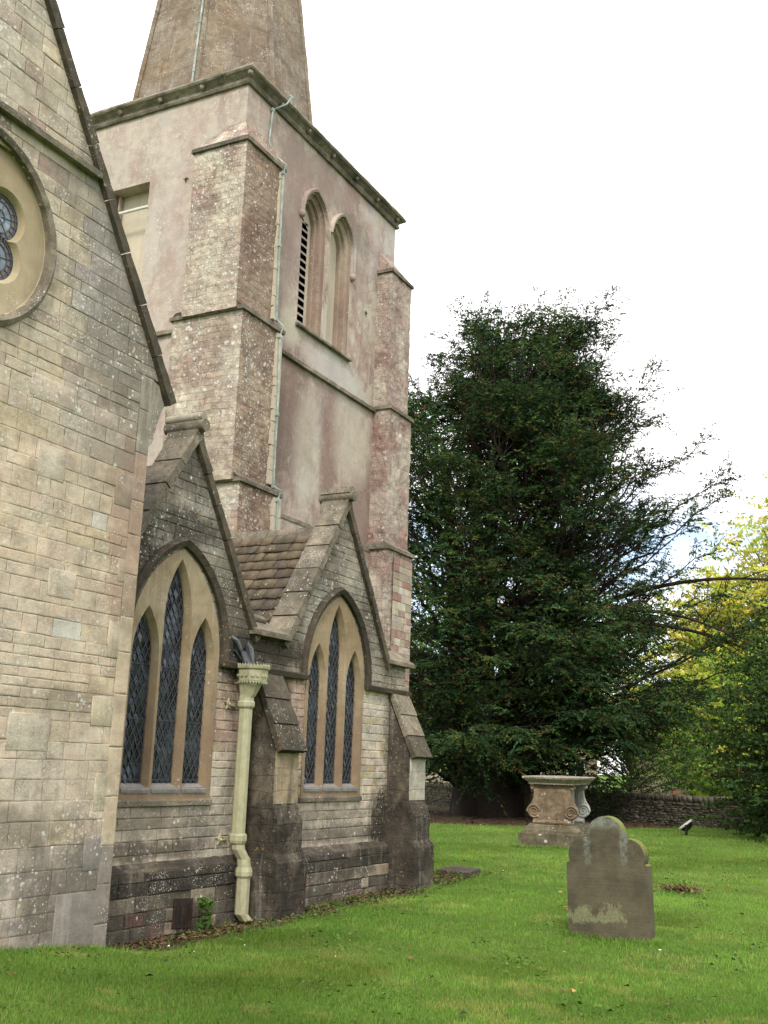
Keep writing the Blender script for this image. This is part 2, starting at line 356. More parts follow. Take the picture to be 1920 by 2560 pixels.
M['coping_pale'] = stone_mat('pale_speckled_coping', [(.27, .23, .165), (.22, .19, .14)], stain_amt=.5, stain_scale=7, lichen=.2, orange=.1, pits=1., bump=1., var=.3, streak=0)
M['ring'] = stone_mat('ring_stone', speck=.7, cols=[(.20, .17, .125), (.27, .235, .175), (.13, .11, .08)], lichen=.5, stain_amt=.4, bump=.6)
M['pale_roll'] = stone_mat('pale_roll_stone', [(.34, .31, .25), (.28, .25, .19)], lichen=.4, stain_amt=.3, bump=.4)
M['hood'] = stone_mat('hood_stone', [(.05, .042, .030), (.08, .066, .048), (.035, .03, .024)], stain_amt=.5, stain_scale=3, lichen=.3, lich_scale=40, lich_col=(.3, .29, .25), orange=.25, bump=.8, var=.35, streak=0)
M['dress'] = stone_mat('dressed_golden_stone', speck=.3, cols=[(.29, .22, .13), (.34, .275, .18), (.23, .17, .10)], stain=(.16, .10, .055), stain_amt=.45, stain_scale=1.5, lichen=.25, lich_scale=34, lich_col=(.5, .45, .35), orange=.1, bump=.25, var=.14, streak=.35,
                       zones=((2, 2.6, 1.9, (.20, .125, .09), .5),))
M['dress_round'] = stone_mat('round_window_stone', [(.41, .345, .225), (.45, .39, .275), (.30, .23, .135)], stain=(.17, .12, .06), stain_amt=.3, lichen=.15, orange=.05, bump=.2, var=.12, streak=.2)
M['quoin_plain'] = stone_mat('corbel_stone', [(.34, .30, .24), (.28, .25, .2)], lichen=.6, lich_scale=26, stain_amt=.4, bump=.4)
M['quoin'] = stone_mat('quoin_stone', None, tone=True, speck=.5, stain_amt=.28, lichen=.42, lich_scale=26, streak=.3, bump=.3, var=.18)
M['lead'] = plain_mat('lead_flashing', (.10, .11, .115), .6, .1, .4, .3, 25, col2=(.05, .055, .06))
M['rust'] = plain_mat('rusty_iron', (.022, .014, .010), .85, .1, .5, .4, 40, col2=(.045, .02, .012))
M['glass'] = plain_mat('old_leaded_glass', (.010, .014, .018), .12, 0, .6, .3, 22, spec=.55, col2=(.04, .05, .06))
M['came'] = plain_mat('lead_came', (.07, .075, .09), .6, .2, .2, .1)
M['pipe'] = plain_mat('cream_iron_paint', (.40, .385, .25), .5, 0, .2, .08, 12, spec=.35, col2=(.34, .325, .205), rust=.6)
M['copper'] = plain_mat('verdigris_copper', (.24, .32, .28), .8, 0, .25, .2, col2=(.33, .38, .35))
M['bar'] = plain_mat('pale_metal_bar', (.6, .6, .52), .6)
M['tile'] = stone_mat('stone_roof_tiles', None, tone=True, stain_amt=.4, stain_scale=3, lichen=.25, lich_scale=40, orange=.3, bump=1., var=.35, streak=0, moss=.08)
M['tower'] = stone_mat('tower_render', peel=.45, speck=.4, bloom=.15, cols=[(.42, .35, .295), (.46, .40, .335), (.40, .355, .31), (.39, .305, .26)], stain=(.27, .20, .165), stain_amt=.38, stain_scale=.55, lichen=.3, lich_scale=30, lich_col=(.60, .57, .52),
                       orange=.0, bump=.3, var=.10, streak=.25, pits=.12)
M['tower_s'] = stone_mat('tower_render_south', peel=.8, speck=.5, cols=[(.42, .345, .285), (.36, .285, .25), (.46, .395, .32), (.31, .215, .18)], stain=(.19, .135, .11), stain_amt=.42, stain_scale=.6, lichen=.22, lich_scale=32, lich_col=(.5, .47, .42),
                       orange=.0, bump=.3, var=.12, streak=.5, pits=.35, bloom=.12, blots=((15.0, 7.6, .9, 1.3, (.17, .115, .095), .85), (15.0, 11.3, .6, 1.3, (.25, .19, .165), .8), (16.75, 7.2, .3, 1.5, (.20, .125, .105), .8), (18.0, 6.2, .8, .9, (.20, .13, .11), .75), (15.9, 12.5, 1.5, .4, (.23, .18, .155), .7), (17.6, 7.9, .7, .9, (.45, .40, .32), .55), (17.5, 12.0, .5, .35, (.13, .11, .09), .6), (16.0, 7.2, .4, .9, (.44, .40, .32), .5), (16.8, 8.9, .9, .3, (.46, .45, .43), .6), (15.2, 9.2, .3, .3, (.46, .42, .33), .7)))
M['tower_b'] = stone_mat('tower_buttress_stone', speck=.8, cols=[(.35, .27, .21), (.44, .37, .285), (.28, .185, .145), (.50, .44, .34)], stain=(.11, .085, .07), stain_amt=.4, stain_scale=1.3, lichen=1.0, lich_scale=15, lich_col=(.62, .60, .55),
                       orange=.2, bump=1., brick=(.34, .11, .009, .4), var=.26, streak=.2, pits=.5, south=(.70, .62, .58), bloom=.35)
M['tower_b2'] = stone_mat('tower_buttress_red_stone', speck=.6, cols=[(.33, .24, .20), (.28, .165, .135), (.39, .32, .27), (.45, .39, .32)], stain=(.12, .09, .075), stain_amt=.4, stain_scale=1.3, lichen=.8, lich_scale=18, lich_col=(.56, .54, .50),
                       orange=.1, bump=.9, brick=(.34, .12, .009, .35), var=.25, streak=.3, pits=.5)
M['cornice'] = stone_mat('cornice_stone', [(.19, .165, .125), (.28, .245, .19), (.11, .097, .072)], stain_amt=.6, stain_scale=2, lichen=.45, lich_scale=32, lich_col=(.38, .36, .3), orange=.3, bump=1., var=.35, streak=.1, moss=.15, speck=.8)
M['spire'] = stone_mat('spire_stone', [(.185, .14, .098), (.16, .125, .098), (.215, .155, .085), (.20, .165, .125)], stain=(.12, .085, .06), stain_amt=.45, stain_scale=1.2, lichen=.6, lich_scale=24, lich_col=(.44, .40, .34), bloom=.2, speck=.7,
                      orange=.5, bump=.6, brick=(.8, .38, .012, .5), var=.25, streak=.35)
M['blank'] = stone_mat('blank_panel_render', [(.50, .44, .34), (.46, .40, .31)], stain_amt=.12, lichen=0, orange=0, bump=.1, var=.06, streak=.15)
M['mould'] = stone_mat('belfry_moulding', [(.35, .295, .22), (.30, .24, .18), (.25, .18, .14)], stain_amt=.3, lichen=.3, lich_scale=40, orange=.25, bump=.3, var=.2, streak=.3, zones=((2, 11.7, 11.0, (.24, .165, .135), .35),))
M['black'] = plain_mat('dark_void', (.006, .006, .006), .95, var=0, bump=0)
M['tomb'] = stone_mat('tomb_stone', speck=.8, cols=[(.24, .17, .11), (.30, .225, .15), (.17, .125, .085)], stain_amt=.5, stain_scale=3.5, lichen=.3, lich_scale=10, lich_col=(.7, .7, .66), orange=.75, bump=.9, var=.35, streak=.25)
M['tomb_pale'] = stone_mat('tomb_slab_stone', [(.32, .28, .235), (.22, .195, .16)], stain_amt=.5, stain_scale=5, lichen=.7, lich_scale=18, orange=.2, bump=.9, var=.3, streak=0)
M['tomb_base'] = stone_mat('tomb_plinth_stone', [(.14, .115, .07), (.21, .18, .12), (.075, .065, .04)], stain_amt=.6, stain_scale=3.5, lichen=.5, lich_scale=14, orange=.5, bump=1., var=.35, streak=.2, moss=.4)
M['tomb_wash'] = stone_mat('tomb_side_stone', [(.42, .44, .42), (.30, .27, .24)], stain_amt=.3, lichen=.3, orange=.1, bump=.6, var=.25, streak=.6)
M['head'] = stone_mat('headstone_stone', [(.125, .10, .062), (.145, .115, .075), (.105, .09, .055)], stain=(.06, .052, .036), stain_amt=.35, stain_scale=3, lichen=.12, lich_scale=55, lich_col=(.35, .34, .27), orange=.05, bump=.35, var=.14, streak=.3)
M['drystone'] = stone_mat('drystone', None, tone=True, stain_amt=.6, stain_scale=2, lichen=.3, lich_scale=14, bump=.9, var=.3, streak=0, moss=.4)
M['bark'] = stone_mat('yew_bark', [(.022, .015, .012), (.034, .024, .018)], stain_amt=.4, stain=(.01, .008, .006), lichen=0, orange=0, bump=1., var=.3, streak=0)
M['bark2'] = stone_mat('grey_bark', [(.12, .10, .075), (.09, .075, .055)], stain_amt=.3, lichen=0, orange=0, bump=1., var=.3, streak=.3)
M['leaf_yew'] = leaf_mat('yew_leaves', .12, .8)
M['leaf_dec'] = leaf_mat('broad_leaves', .42, .5)
M['grass'] = leaf_mat('grass_blades', .30, .45)
M['litter'] = leaf_mat('fallen_leaves', .1, .8)
M['housewall'] = stone_mat('house_stone', [(.42, .36, .26), (.34, .29, .21)], stain_amt=.3, lichen=.1, brick=(.4, .16, .012, .9), bump=.6)
M['white'] = plain_mat('white_paint', (.75, .75, .73), .5)
M['slate'] = plain_mat('house_slates', (.12, .11, .10), .7)
M['lamp'] = plain_mat('lamp_housing', (.015, .015, .017), .35, .2)
M['lens'] = plain_mat('lamp_rim', (.62, .62, .52), .3, 0., .05, .02, spec=.6)
M['redbrick'] = plain_mat('red_brick', (.30, .09, .04), .8, var=.3)

# ------------------------------------------------------------------ masonry built stone by stone
def masonry(name, wall, u0, u1, v0, v1, mat, parent, tonef, hs=(.1, .18), ls=(.18, .42), hp=(), holes=None, seed=1, facing='S', proud=(.004, .012), joint=.0045, hfun=None, skip=None, mort='mortar'):
    """individual stones on a wall plane. facing 'S': y=wall looking to -Y, u=x. 'W': x=wall looking to -X, u=y.
       holes(v) -> list of (ua, ub) intervals left open. tonef(u, v, rnd) -> colour."""
    rng = random.Random(seed); V = []; F = []; T = []; MV = []; MF = []
    def P(u, v, w):
        return (u, wall - w, v) if facing == 'S' else (wall - w, u, v)
    def ring(pts, w): return [P(a, b_, w) for a, b_ in pts]
    v = v0
    while v < v1 - .01:
        h = (hfun(v, rng) if hfun else rng.uniform(*hs)); top = min(v + h, v1)
        if v1 - top < hs[0] * .5: top = v1
        segs = [(u0, u1)]
        for ha, hb in (holes(0.5 * (v + top)) if holes else []):
            ns = []
            for a, b_ in segs:
                if hb <= a or ha >= b_: ns.append((a, b_)); continue
                if ha > a: ns.append((a, ha))
                if hb < b_: ns.append((hb, b_))
            segs = ns
        for a, b_ in segs:
            if b_ - a < .02: continue
            q = clip([(a, v), (b_, v), (b_, top), (a, top)], hp)
            if q:
                base = len(MV); MV += ring(q, -.006); MF.append([base + i for i in (range(len(q)) if facing == 'S' else reversed(range(len(q))))])
            u = a
            if rng.random() < .9: first = rng.uniform(ls[0] * .5, ls[1])
            else: first = ls[1]
            while u < b_ - .005:
                l = (first if u == a else rng.uniform(*ls) * (1.25 if rng.random() < .12 else 1)); ub = min(u + l, b_)
                if b_ - ub < ls[0] * .5: ub = b_
                j = joint * rng.uniform(.6, 1.3)
                dy = rng.uniform(-.004, .004)
                q = clip([(u + j * .5, v + j * .5 + dy), (ub - j * .5, v + j * .5 + rng.uniform(-.004, .004)), (ub - j * .5, top - j * .5), (u + j * .5, top - j * .5)], hp)
                if len(q) >= 3:
                    if not (skip and skip(.5 * (u + ub), .5 * (v + top))):
                        # roughen the outline with mid points
                        qq = []
                        for i in range(len(q)):
                            p0 = Vector(q[i]); p1 = Vector(q[(i + 1) % len(q)]); qq.append(q[i]); d = (p1 - p0)
                            if d.length > .06:
                                nn = Vector((-d.y, d.x)).normalized()
                                for tt in (.33, .67): pm = p0 + d * tt + nn * rng.uniform(-.002, .0035); qq.append((pm.x, pm.y))
                        w = rng.uniform(*proud); inn = shrink(qq, min(.010, .12 * (top - v)))
                        if inn:
                            n = len(qq); base = len(V); t = tonef(.5 * (u + ub), .5 * (v + top), rng); t = (t[0] * 1.03, t[1] * .99, t[2] * .97)
                            V += ring(qq, -.004); V += ring(qq, w * .6); V += ring(inn, w)
                            T += [tuple(c * .94 for c in t)] * n + [t] * n + [t] * n
                            for k in (0, n):
                                for i in range(n):
                                    f = [base + k + i, base + k + (i + 1) % n, base + k + n + (i + 1) % n, base + k + n + i]
                                    F.append(f if facing == 'S' else f[::-1])
                            f = [base + 2 * n + i for i in range(n)]; F.append(f if facing == 'S' else f[::-1])
                u = ub
        v = top
    me = bpy.data.meshes.new(name); me.from_pydata(V, [], F); me.update()
    at = me.color_attributes.new('tone', 'FLOAT_COLOR', 'POINT')
    at.data.foreach_set('color', np.array([(*c, 1) for c in T], np.float32).ravel())
    mm = bpy.data.meshes.new(name); me2 = me
    # join mortar backing into the same mesh with a second material
    nb = len(V); me = bpy.data.meshes.new(name); me.from_pydata(V + MV, [], F + [[nb + i for i in f] for f in MF]); me.update()
    at = me.color_attributes.new('tone', 'FLOAT_COLOR', 'POINT')
    at.data.foreach_set('color', np.array([(*c, 1) for c in T] + [(.1, .09, .07, 1)] * len(MV), np.float32).ravel())
    me.materials.append(mat); me.materials.append(M[mort])
    mi = np.zeros(len(F) + len(MF), np.int32); mi[len(F):] = 1; me.polygons.foreach_set('material_index', mi)
    o = bpy.data.objects.new(name, me); COL.objects.link(o); adopt(o, parent)
    return o
def vary(c, rng, a=.12, hue=.05):
    s = rng.uniform(1 - a, 1 + a); return tuple(max(.01, k * s * rng.uniform(1 - hue, 1 + hue)) for k in c)
def lerp(a, b, t): t = max(0, min(1, t)); return tuple(x + (y - x) * t for x, y in zip(a, b))

# ------------------------------------------------------------------ the church
church = empty('church', (10.5, 7.5, 0))
tag(church, 'old stone parish church with gabled aisle windows, pink rendered tower and tall spire', 'church')
YC = 6.88      # south face of the aisle
YF = 6.276     # south face of the nearer gabled end
XF = 7.35      # its east corner

def gothic(cx, hw, spring, apex, sill, n=10):
    """pointed arch outline (x,z), counter-clockwise from bottom left going right"""
    H = apex - spring; Rr = (H * H + hw * hw) / (2 * hw)      # centre on the springing line
    pts = [(cx - hw, sill), (cx + hw, sill)]
    c = cx + hw - Rr; a1 = math.acos((cx - c) / Rr)
    for i in range(n + 1): a = a1 * i / n; pts.append((c + Rr * math.cos(a), spring + Rr * math.sin(a)))
    c = cx - hw + Rr
    for i in range(1, n + 1): a = a1 * (1 - i / n); pts.append((c - Rr * math.cos(a), spring + Rr * math.sin(a)))
    return pts
def gothic_half(z, hw, spring, apex):
    """half width of a pointed arch at height z"""
    if z <= spring: return hw
    if z >= apex: return 0
    H = apex - spring; Rr = (H * H + hw * hw) / (2 * hw); return max(0, math.sqrt(max(0, Rr * Rr - (z - spring) ** 2)) - (Rr - hw))
def plate_with_holes(bm, outer, holes, yf):
    es = []
    loops = []
    for lp in [outer] + holes:
        vs = [bm.verts.new((x, yf, z)) for x, z in lp]; loops.append(vs)
        for i in range(len(vs)): es.append(bm.edges.new((vs[i], vs[(i + 1) % len(vs)])))
    r = bmesh.ops.triangle_fill(bm, use_beauty=True, edges=es)
    for f in r['geom']:
        if isinstance(f, bmesh.types.BMFace) and f.normal.y > 0: f.normal_flip()
    return loops
def loft(bm, a, b):
    n = len(a)
    for i in range(n): bm.faces.new([a[i], a[(i + 1) % n], b[(i + 1) % n], b[i]])

def aisle_window(cx, seed):
    rng = random.Random(seed)
    W = empty('window', (cx, YC, 1.2)); adopt(W, church)
    W.matrix_parent_inverse = Matrix.Translation(-church.location)
    outer = gothic(cx, .725, 2.68, 3.72, 1.24, 14)
    lights = [(cx - .465, .202, 2.60, 3.08), (cx - .01, .215, 3.02, 3.62), (cx + .445, .202, 2.60, 3.08)]
    def child(o):
        o.parent = W; o.matrix_parent_inverse = Matrix.Translation(-Vector(W.location)); return o
    bm = new(); holes = []
    fronts = [gothic(x, hw, sp, ap, 1.36, 9) for x, hw, sp, ap in lights]
    yf = YC - .02
    lps = plate_with_holes(bm, outer, fronts, yf)
    back = [bm.verts.new((x, YC + .1, z)) for x, z in outer]; loft(bm, lps[0], back)
    for k, (x, hw, sp, ap) in enumerate(lights):
        inner = gothic(x, hw - .028, sp, ap - .05, 1.385, 9)
        a = [bm.verts.new((px, yf + .022, pz)) for px, pz in gothic(x, hw - .008, sp, ap - .015, 1.365, 9)]
        b_ = [bm.verts.new((px, yf + .07, pz)) for px, pz in inner]
        c = [bm.verts.new((px, yf + .16, pz)) for px, pz in inner]
        loft(bm, lps[k + 1], a); loft(bm, a, b_); loft(bm, b_, c)
    bmesh.ops.recalc_face_normals(bm, faces=bm.faces[:])
    child(mk('tracery', bm, M['dress']))
    # hood mould with springers running into the string course
    hp_ = [(cx - .80, 2.62), (cx - .80, 2.70)] + [p for p in gothic(cx, .80, 2.72, 3.80, 2.7, 16)[2:]][::-1][1:-1] + [(cx + .80, 2.70), (cx + .80, 2.62)]
    hp_ = sorted_arch(cx, .80, 2.72, 3.80)
    bm = new(); sweep(bm, path2d(hp_, YC), [(-.045, -.02), (.045, -.02), (.045, .045), (.015, .085), (-.045, .05)])
    child(mk('hood_mould', bm, M['hood'], rough=(2, .012, .08)))
    # sill, with lead dressings
    bm = new()
    prism(bm, [(cx - .76, YC + .05, 1.19), (cx - .76, YC - .035, 1.19), (cx - .76, YC - .035, 1.235), (cx - .76, YC + .05, 1.33)], (1.52, 0, 0))
    child(mk('sill', bm, M['coping'], rough=(3, .01, .1)))
    bm = new()
    for x, hw, sp, ap in lights:
        prism(bm, [(x - hw + .0, YC - .030, 1.325), (x - hw + .0, YC - .034, 1.345), (x - hw, YC + .07, 1.40), (x - hw, YC + .07, 1.38)], (2 * hw, 0, 0))
        for i in range(14): box(bm, (x - hw + i * 2 * hw / 14, YC - .036, 1.31), (x - hw + (i + .55) * 2 * hw / 14, YC - .031, 1.332))
    child(mk('lead_apron', bm, M['lead_white']))
    # leaded lights: every pane at its own slight tilt, lead cames over them
    for k, (x, hw, sp, ap) in enumerate(lights):
        lan = gothic(x, hw - .028, sp, ap - .05, 1.385, 9); cv = lan
        hps = []
        n = len(cv)
        for i in range(n):
            p, q = cv[i], cv[(i + 1) % n]; a, b_ = (q[1] - p[1]), -(q[0] - p[0]); hps.append((a, b_, a * p[0] + b_ * p[1]))
        bm = new(); yg = yf + .088; dx, dz = .084, .14
        i0 = int(hw / dx) + 2
        for i in range(-i0, i0 + 1):
            for j in range(-1, int((ap - 1.3) / dz) + 2):
                px = x + i * dx; pz = 1.385 + j * dz
                for ox, oz in ((0, 0), (dx / 2, dz / 2)):
                    c = [(px + ox, pz + oz - dz / 2), (px + ox + dx / 2, pz + oz), (px + ox, pz + oz + dz / 2), (px + ox - dx / 2, pz + oz)]
                    c = clip(c, hps)
                    if len(c) < 3: continue
                    ax, az = rng.gauss(0, .06), rng.gauss(0, .06)
                    bm.faces.new([bm.verts.new((u, yg + ax * (u - px - ox) + az * (v - pz - oz), v)) for u, v in c])
        g = child(mk('glass', bm, M['glass']))
        bm = new()
        def came(p, q, wd=.0038):
            d = Vector((q[0] - p[0], q[1] - p[1]))
            if d.length < .01: return
            nn = Vector((-d.y, d.x)).normalized() * wd
            prism(bm, [(p[0] + nn.x, yg - .008, p[1] + nn.y), (q[0] + nn.x, yg - .008, q[1] + nn.y), (q[0] - nn.x, yg - .008, q[1] - nn.y), (p[0] - nn.x, yg - .008, p[1] - nn.y)], (0, .006, 0))
        sl = dz / dx
        for s in (1, -1):
            for i in range(-60, 60):
                # line through (x+(i+.5)*dx, 1.385) with slope s*sl
                x0 = x + (i + .5) * dx; p = (x0 - 3 / sl * s, 1.385 - 3); q = (x0 + 3 / sl * s, 1.385 + 3)
                t0, t1 = 0., 1.; d = (q[0] - p[0], q[1] - p[1]); ok = True
                for a, b_, c in hps:
                    den = a * d[0] + b_ * d[1]; num = c - (a * p[0] + b_ * p[1])
                    if abs(den) < 1e-9:
                        if num < 0: ok = False
                    elif den > 0: t1 = min(t1, num / den)
                    else: t0 = max(t0, num / den)
                if ok and t1 > t0 + 1e-4: came((p[0] + d[0] * t0, p[1] + d[1] * t0), (p[0] + d[0] * t1, p[1] + d[1] * t1))
        for zz in (2.0, 2.52, 1.43):
            h = gothic_half(zz, hw - .028, sp, ap - .05)
            if h > .02: came((x - h, zz), (x + h, zz), .005)
        co = mk('leading', bm, M['came']); child(co)
        if k == 0: pass
    bm = new(); prism(bm, [(x, YC + .33, z) for x, z in gothic(cx, .72, 2.68, 3.70, 1.2, 8)], (0, .04, 0)); child(mk('dark_backing', bm, M['black']))  # black sheet behind the panes: interior darkness put in as plain colour
    return W
def sorted_arch(cx, hw, spring, apex, foot=2.62, n=16):
    H = apex - spring; Rr = (H * H + hw * hw) / (2 * hw); a1 = math.acos((Rr - hw) / Rr)
    cl = cx - hw + Rr; cr_ = cx + hw - Rr
    pts = [(cx - hw, foot)]
    for i in range(n + 1): a = a1 * i / n; pts.append((cl - Rr * math.cos(a), spring + Rr * math.sin(a)))
    for i in range(1, n + 1): a = a1 * (1 - i / n); pts.append((cr_ + Rr * math.cos(a), spring + Rr * math.sin(a)))
    pts.append((cx + hw, foot)); return pts
M['lead_white'] = plain_mat('oxidised_lead', (.20, .205, .205), .6, 0., .3, .2)

WIN = (8.72, 11.96)
APX = (8.77, 12.02); AZ = 4.88; SL = 1.50        # gable apex positions, wall height there, slope
def aisle_tone(u, v, rng):
    r = rng.random()
    if v > 3.0: c = lerp((.30, .27, .215), (.24, .22, .18), (v - 3) / 1.8)
    elif v > 2.62: c = (.24, .205, .155)
    elif v > 1.05: c = (.54, .475, .38)
    else: c = (.50, .44, .35)
    if 1.3 < v < 2.62:
        d = min(abs(u - (WIN[0] + .93)), abs(u - (WIN[1] - .93)))
        if d < .36 and v > 1.72 and r < .8: c = lerp(c, (.35, .22, .165), .75)
        if r > .86: c = (.42, .34, .20)
    elif r > .93 and v < 3: c = (.45, .43, .36)
    if r < .10: c = tuple(k * .8 for k in c)
    return vary(c, rng, .10, .03)
def aisle_holes(v):
    res = []
    for cx in WIN:
        if 1.24 < v < 3.70:
            h = gothic_half(v, .70, 2.68, 3.70) - .03
            if h > 0: res.append((cx - h, cx + h))
    return res
# lower and upper zones of the aisle wall (between plinth and valley, then the two gables)
masonry('aisle_wall', YC, 7.2, 13.93, .66, 3.05, M['ashlar_old'], church, aisle_tone, hs=(.075, .125), ls=(.12, .30), holes=aisle_holes, seed=4)
for k, ax in enumerate(APX):
    hp = [(SL, 1, AZ + SL * ax), (-SL, 1, AZ - SL * ax)]
    masonry('gable_wall', YC, ax - 1.6, ax + 1.6, 3.05, AZ, M['ashlar_old'], church, aisle_tone, hs=(.075, .12), ls=(.14, .34), hp=hp, holes=aisle_holes, seed=11 + k)
# body of the wall behind (returns and east end)
bm = new()
box(bm, (13.55, YC + .012, 0), (13.945, 9.9, 3.05)); box(bm, (7.2, 9.6, 0), (13.9, 9.8, 3.05))
for a, b_ in ((7.2, 7.9), (9.5, 11.2), (12.75, 13.54)): box(bm, (a, YC + .014, 0), (b_, YC + .3, 3.0))
mk('rear_wall', bm, M['pale_front'], church)
aisle_window(WIN[0], 5); aisle_window(WIN[1], 9)

# plinth course: stones + weathered chamfer
def plinth_tone(u, v, rng):
    r = rng.random(); c = (.105, .093, .07)
    if r > .70: c = (.24, .21, .15)
    elif r > .64: c = (.14, .09, .065)
    if v > .45: c = (.055, .048, .038)
    return vary(c, rng, .25, .04)
masonry('plinth', YC - .09, 7.2, 13.93, -.12, .60, M['plinth'], church, plinth_tone, hs=(.11, .17), ls=(.16, .42), seed=21, proud=(.003, .02))
bm = new(); prism(bm, [(7.2, YC + .02, .52), (7.2, YC - .10, .52), (7.2, YC - .10, .605), (7.2, YC + .02, .69)], (6.75, 0, 0))
mk('plinth_coping', bm, M['dirty'], church, rough=(6, .03, .12))

# string course
pr = [(-.045, -.02), (.045, -.02), (.01, .085), (-.045, .07)]
for a, b_ in ((7.2, WIN[0] - .76), (WIN[0] + .76, 9.72), (10.02, WIN[1] - .76), (WIN[1] + .76, 14.02)):
    bm = new(); sweep(bm, [((a + (b_ - a) * i / 12, YC, 2.645), (0, 0, 1), (0, -1, 0)) for i in range(13)], pr)
    mk('string_course', bm, M['hood'], church, rough=(1, .012, .1))

# gable copings, slab by slab, and the roll on each apex
def gable_coping(name, ax, az, lx, rx, yfr, yb, th, mat_top, seed, parent=church, slope=SL, n=6, left=True, right=True):
    rng = random.Random(seed)
    g = empty(name, (ax, yfr, az)); g.parent = parent; g.matrix_parent_inverse = Matrix.Translation(-parent.location)
    def child(o): o.parent = g; o.matrix_parent_inverse = Matrix.Translation(-g.location); return o
    for sgn, end in ((-1, lx), (1, rx)):
        if (sgn < 0 and not left) or (sgn > 0 and not right): continue
        bm = new(); L_ = abs(end - ax)
        cosn = 1 / math.hypot(1, slope); t = Vector((sgn * cosn, 0, -slope * cosn)); nrm = Vector((sgn * slope * cosn, 0, cosn))
        tot = L_ / cosn; a = 0.
        for i in range(n):
            b_ = tot * (i + 1) / n + (rng.uniform(-.05, .05) if i < n - 1 else 0)
            o = Vector((ax, 0, az)) + nrm * rng.uniform(-.006, .008); y0 = yfr + rng.uniform(-.008, .008)
            p0 = o + t * (a + .008); p1 = o + t * (b_ - .008)
            if i == 0: p0 = o + t * 0.
            # nose of each slab is a touch lower so joints read
            q = [p0, p1 + nrm * 0, p1 + nrm * (th + .012), p0 + nrm * th]
            prism(bm, [(p.x, y0, p.z) for p in q], (0, yb - y0, 0)); a = b_
        child(mk('coping_stones', bm, mat_top, rough=(3, .016, .09)))
    return g, child
M['cop_right'] = M['coping_dark']
for k, ax in enumerate(APX):
    g = empty('gable_coping', (ax, YC, 3)); g.parent = church; g.matrix_parent_inverse = Matrix.Translation(-church.location)
    def ch(o): o.parent = g; o.matrix_parent_inverse = Matrix.Translation(-g.location); return o
    rng = random.Random(50 + k)
    c_ = 1 / math.hypot(1, SL)
    for sgn in (-1, 1):
        bm = new(); bf = new(); t = Vector((sgn * c_, 0, -SL * c_)); nr = Vector((sgn * SL * c_, 0, c_))
        tot = 1.30 / c_; a = 0
        cuts = [0, .36, .72, 1.12, 1.52, 1.9, tot]
        for i in range(6):
            p0 = Vector((ax, 0, AZ - .01)) + t * (cuts[i] + (.006 if i else 0)); p1 = Vector((ax, 0, AZ - .01)) + t * (cuts[i + 1] - .006)
            dn = rng.uniform(-.004, .006); y0 = YC - .065 + rng.uniform(-.006, .006)
            q = [p0 + nr * (.0), p1, p1 + nr * (.085 + dn + .008), p0 + nr * (.085 + dn)]
            prism(bm, [(p.x, y0, p.z) for p in q], (0, .35, 0))
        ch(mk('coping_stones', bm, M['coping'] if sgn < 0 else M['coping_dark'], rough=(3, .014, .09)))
    # apex roll
    bm = new()
    tube(bm, [(ax + .02, YC - .13, AZ + .175), (ax + .02, YC + .38, AZ + .175)], .068, 18)
    prism(bm, [(ax - .08, YC - .062, AZ - .03), (ax + .12, YC - .062, AZ - .03), (ax + .06, YC - .062, AZ + .16), (ax - .02, YC - .062, AZ + .16)], (0, .4, 0))
    ch(mk('apex_neck', bm, M['coping'], rough=(0, .01, .06))); bm = new()
    tube(bm, [(ax + .02, YC - .10, AZ + .275), (ax + .02, YC + .38, AZ + .275)], .052, 18) if k == 0 else prism(bm, [(ax - .05, YC - .09, AZ + .22), (ax + .09, YC - .09, AZ + .22), (ax + .075, YC - .09, AZ + .30), (ax - .035, YC - .09, AZ + .31)], (0, .45, 0))
    ch(mk('apex_roll', bm, M['pale_roll'] if k == 0 else M['coping_pale'], rough=(0, .008, .06)))
# valley ledge between the gables, and the right hand kneeler
bm = new()
prism(bm, [(9.98, YC - .10, 3.01), (9.98, YC - .10, 3.07), (9.98, YC + .28, 3.24), (9.98, YC + .28, 3.01)], (.76, 0, 0))
tube(bm, [(9.95, YC + .22, 3.26), (10.6, YC + .22, 3.24)], .045, 10)
mk('valley_ledge', bm, M['coping'], church, rough=(3, .02, .07))
bm = new()
prism(bm, [(13.30, YC - .09, 3.0), (13.30, YC - .09, 3.05), (13.30, YC + .26, 3.26), (13.30, YC + .26, 3.0)], (.78, 0, 0))
tube(bm, [(13.3, YC + .26, 3.27), (13.9, YC + .26, 3.27)], .045, 10)
mk('kneeler', bm, M['coping'], church, rough=(3, .02, .07))

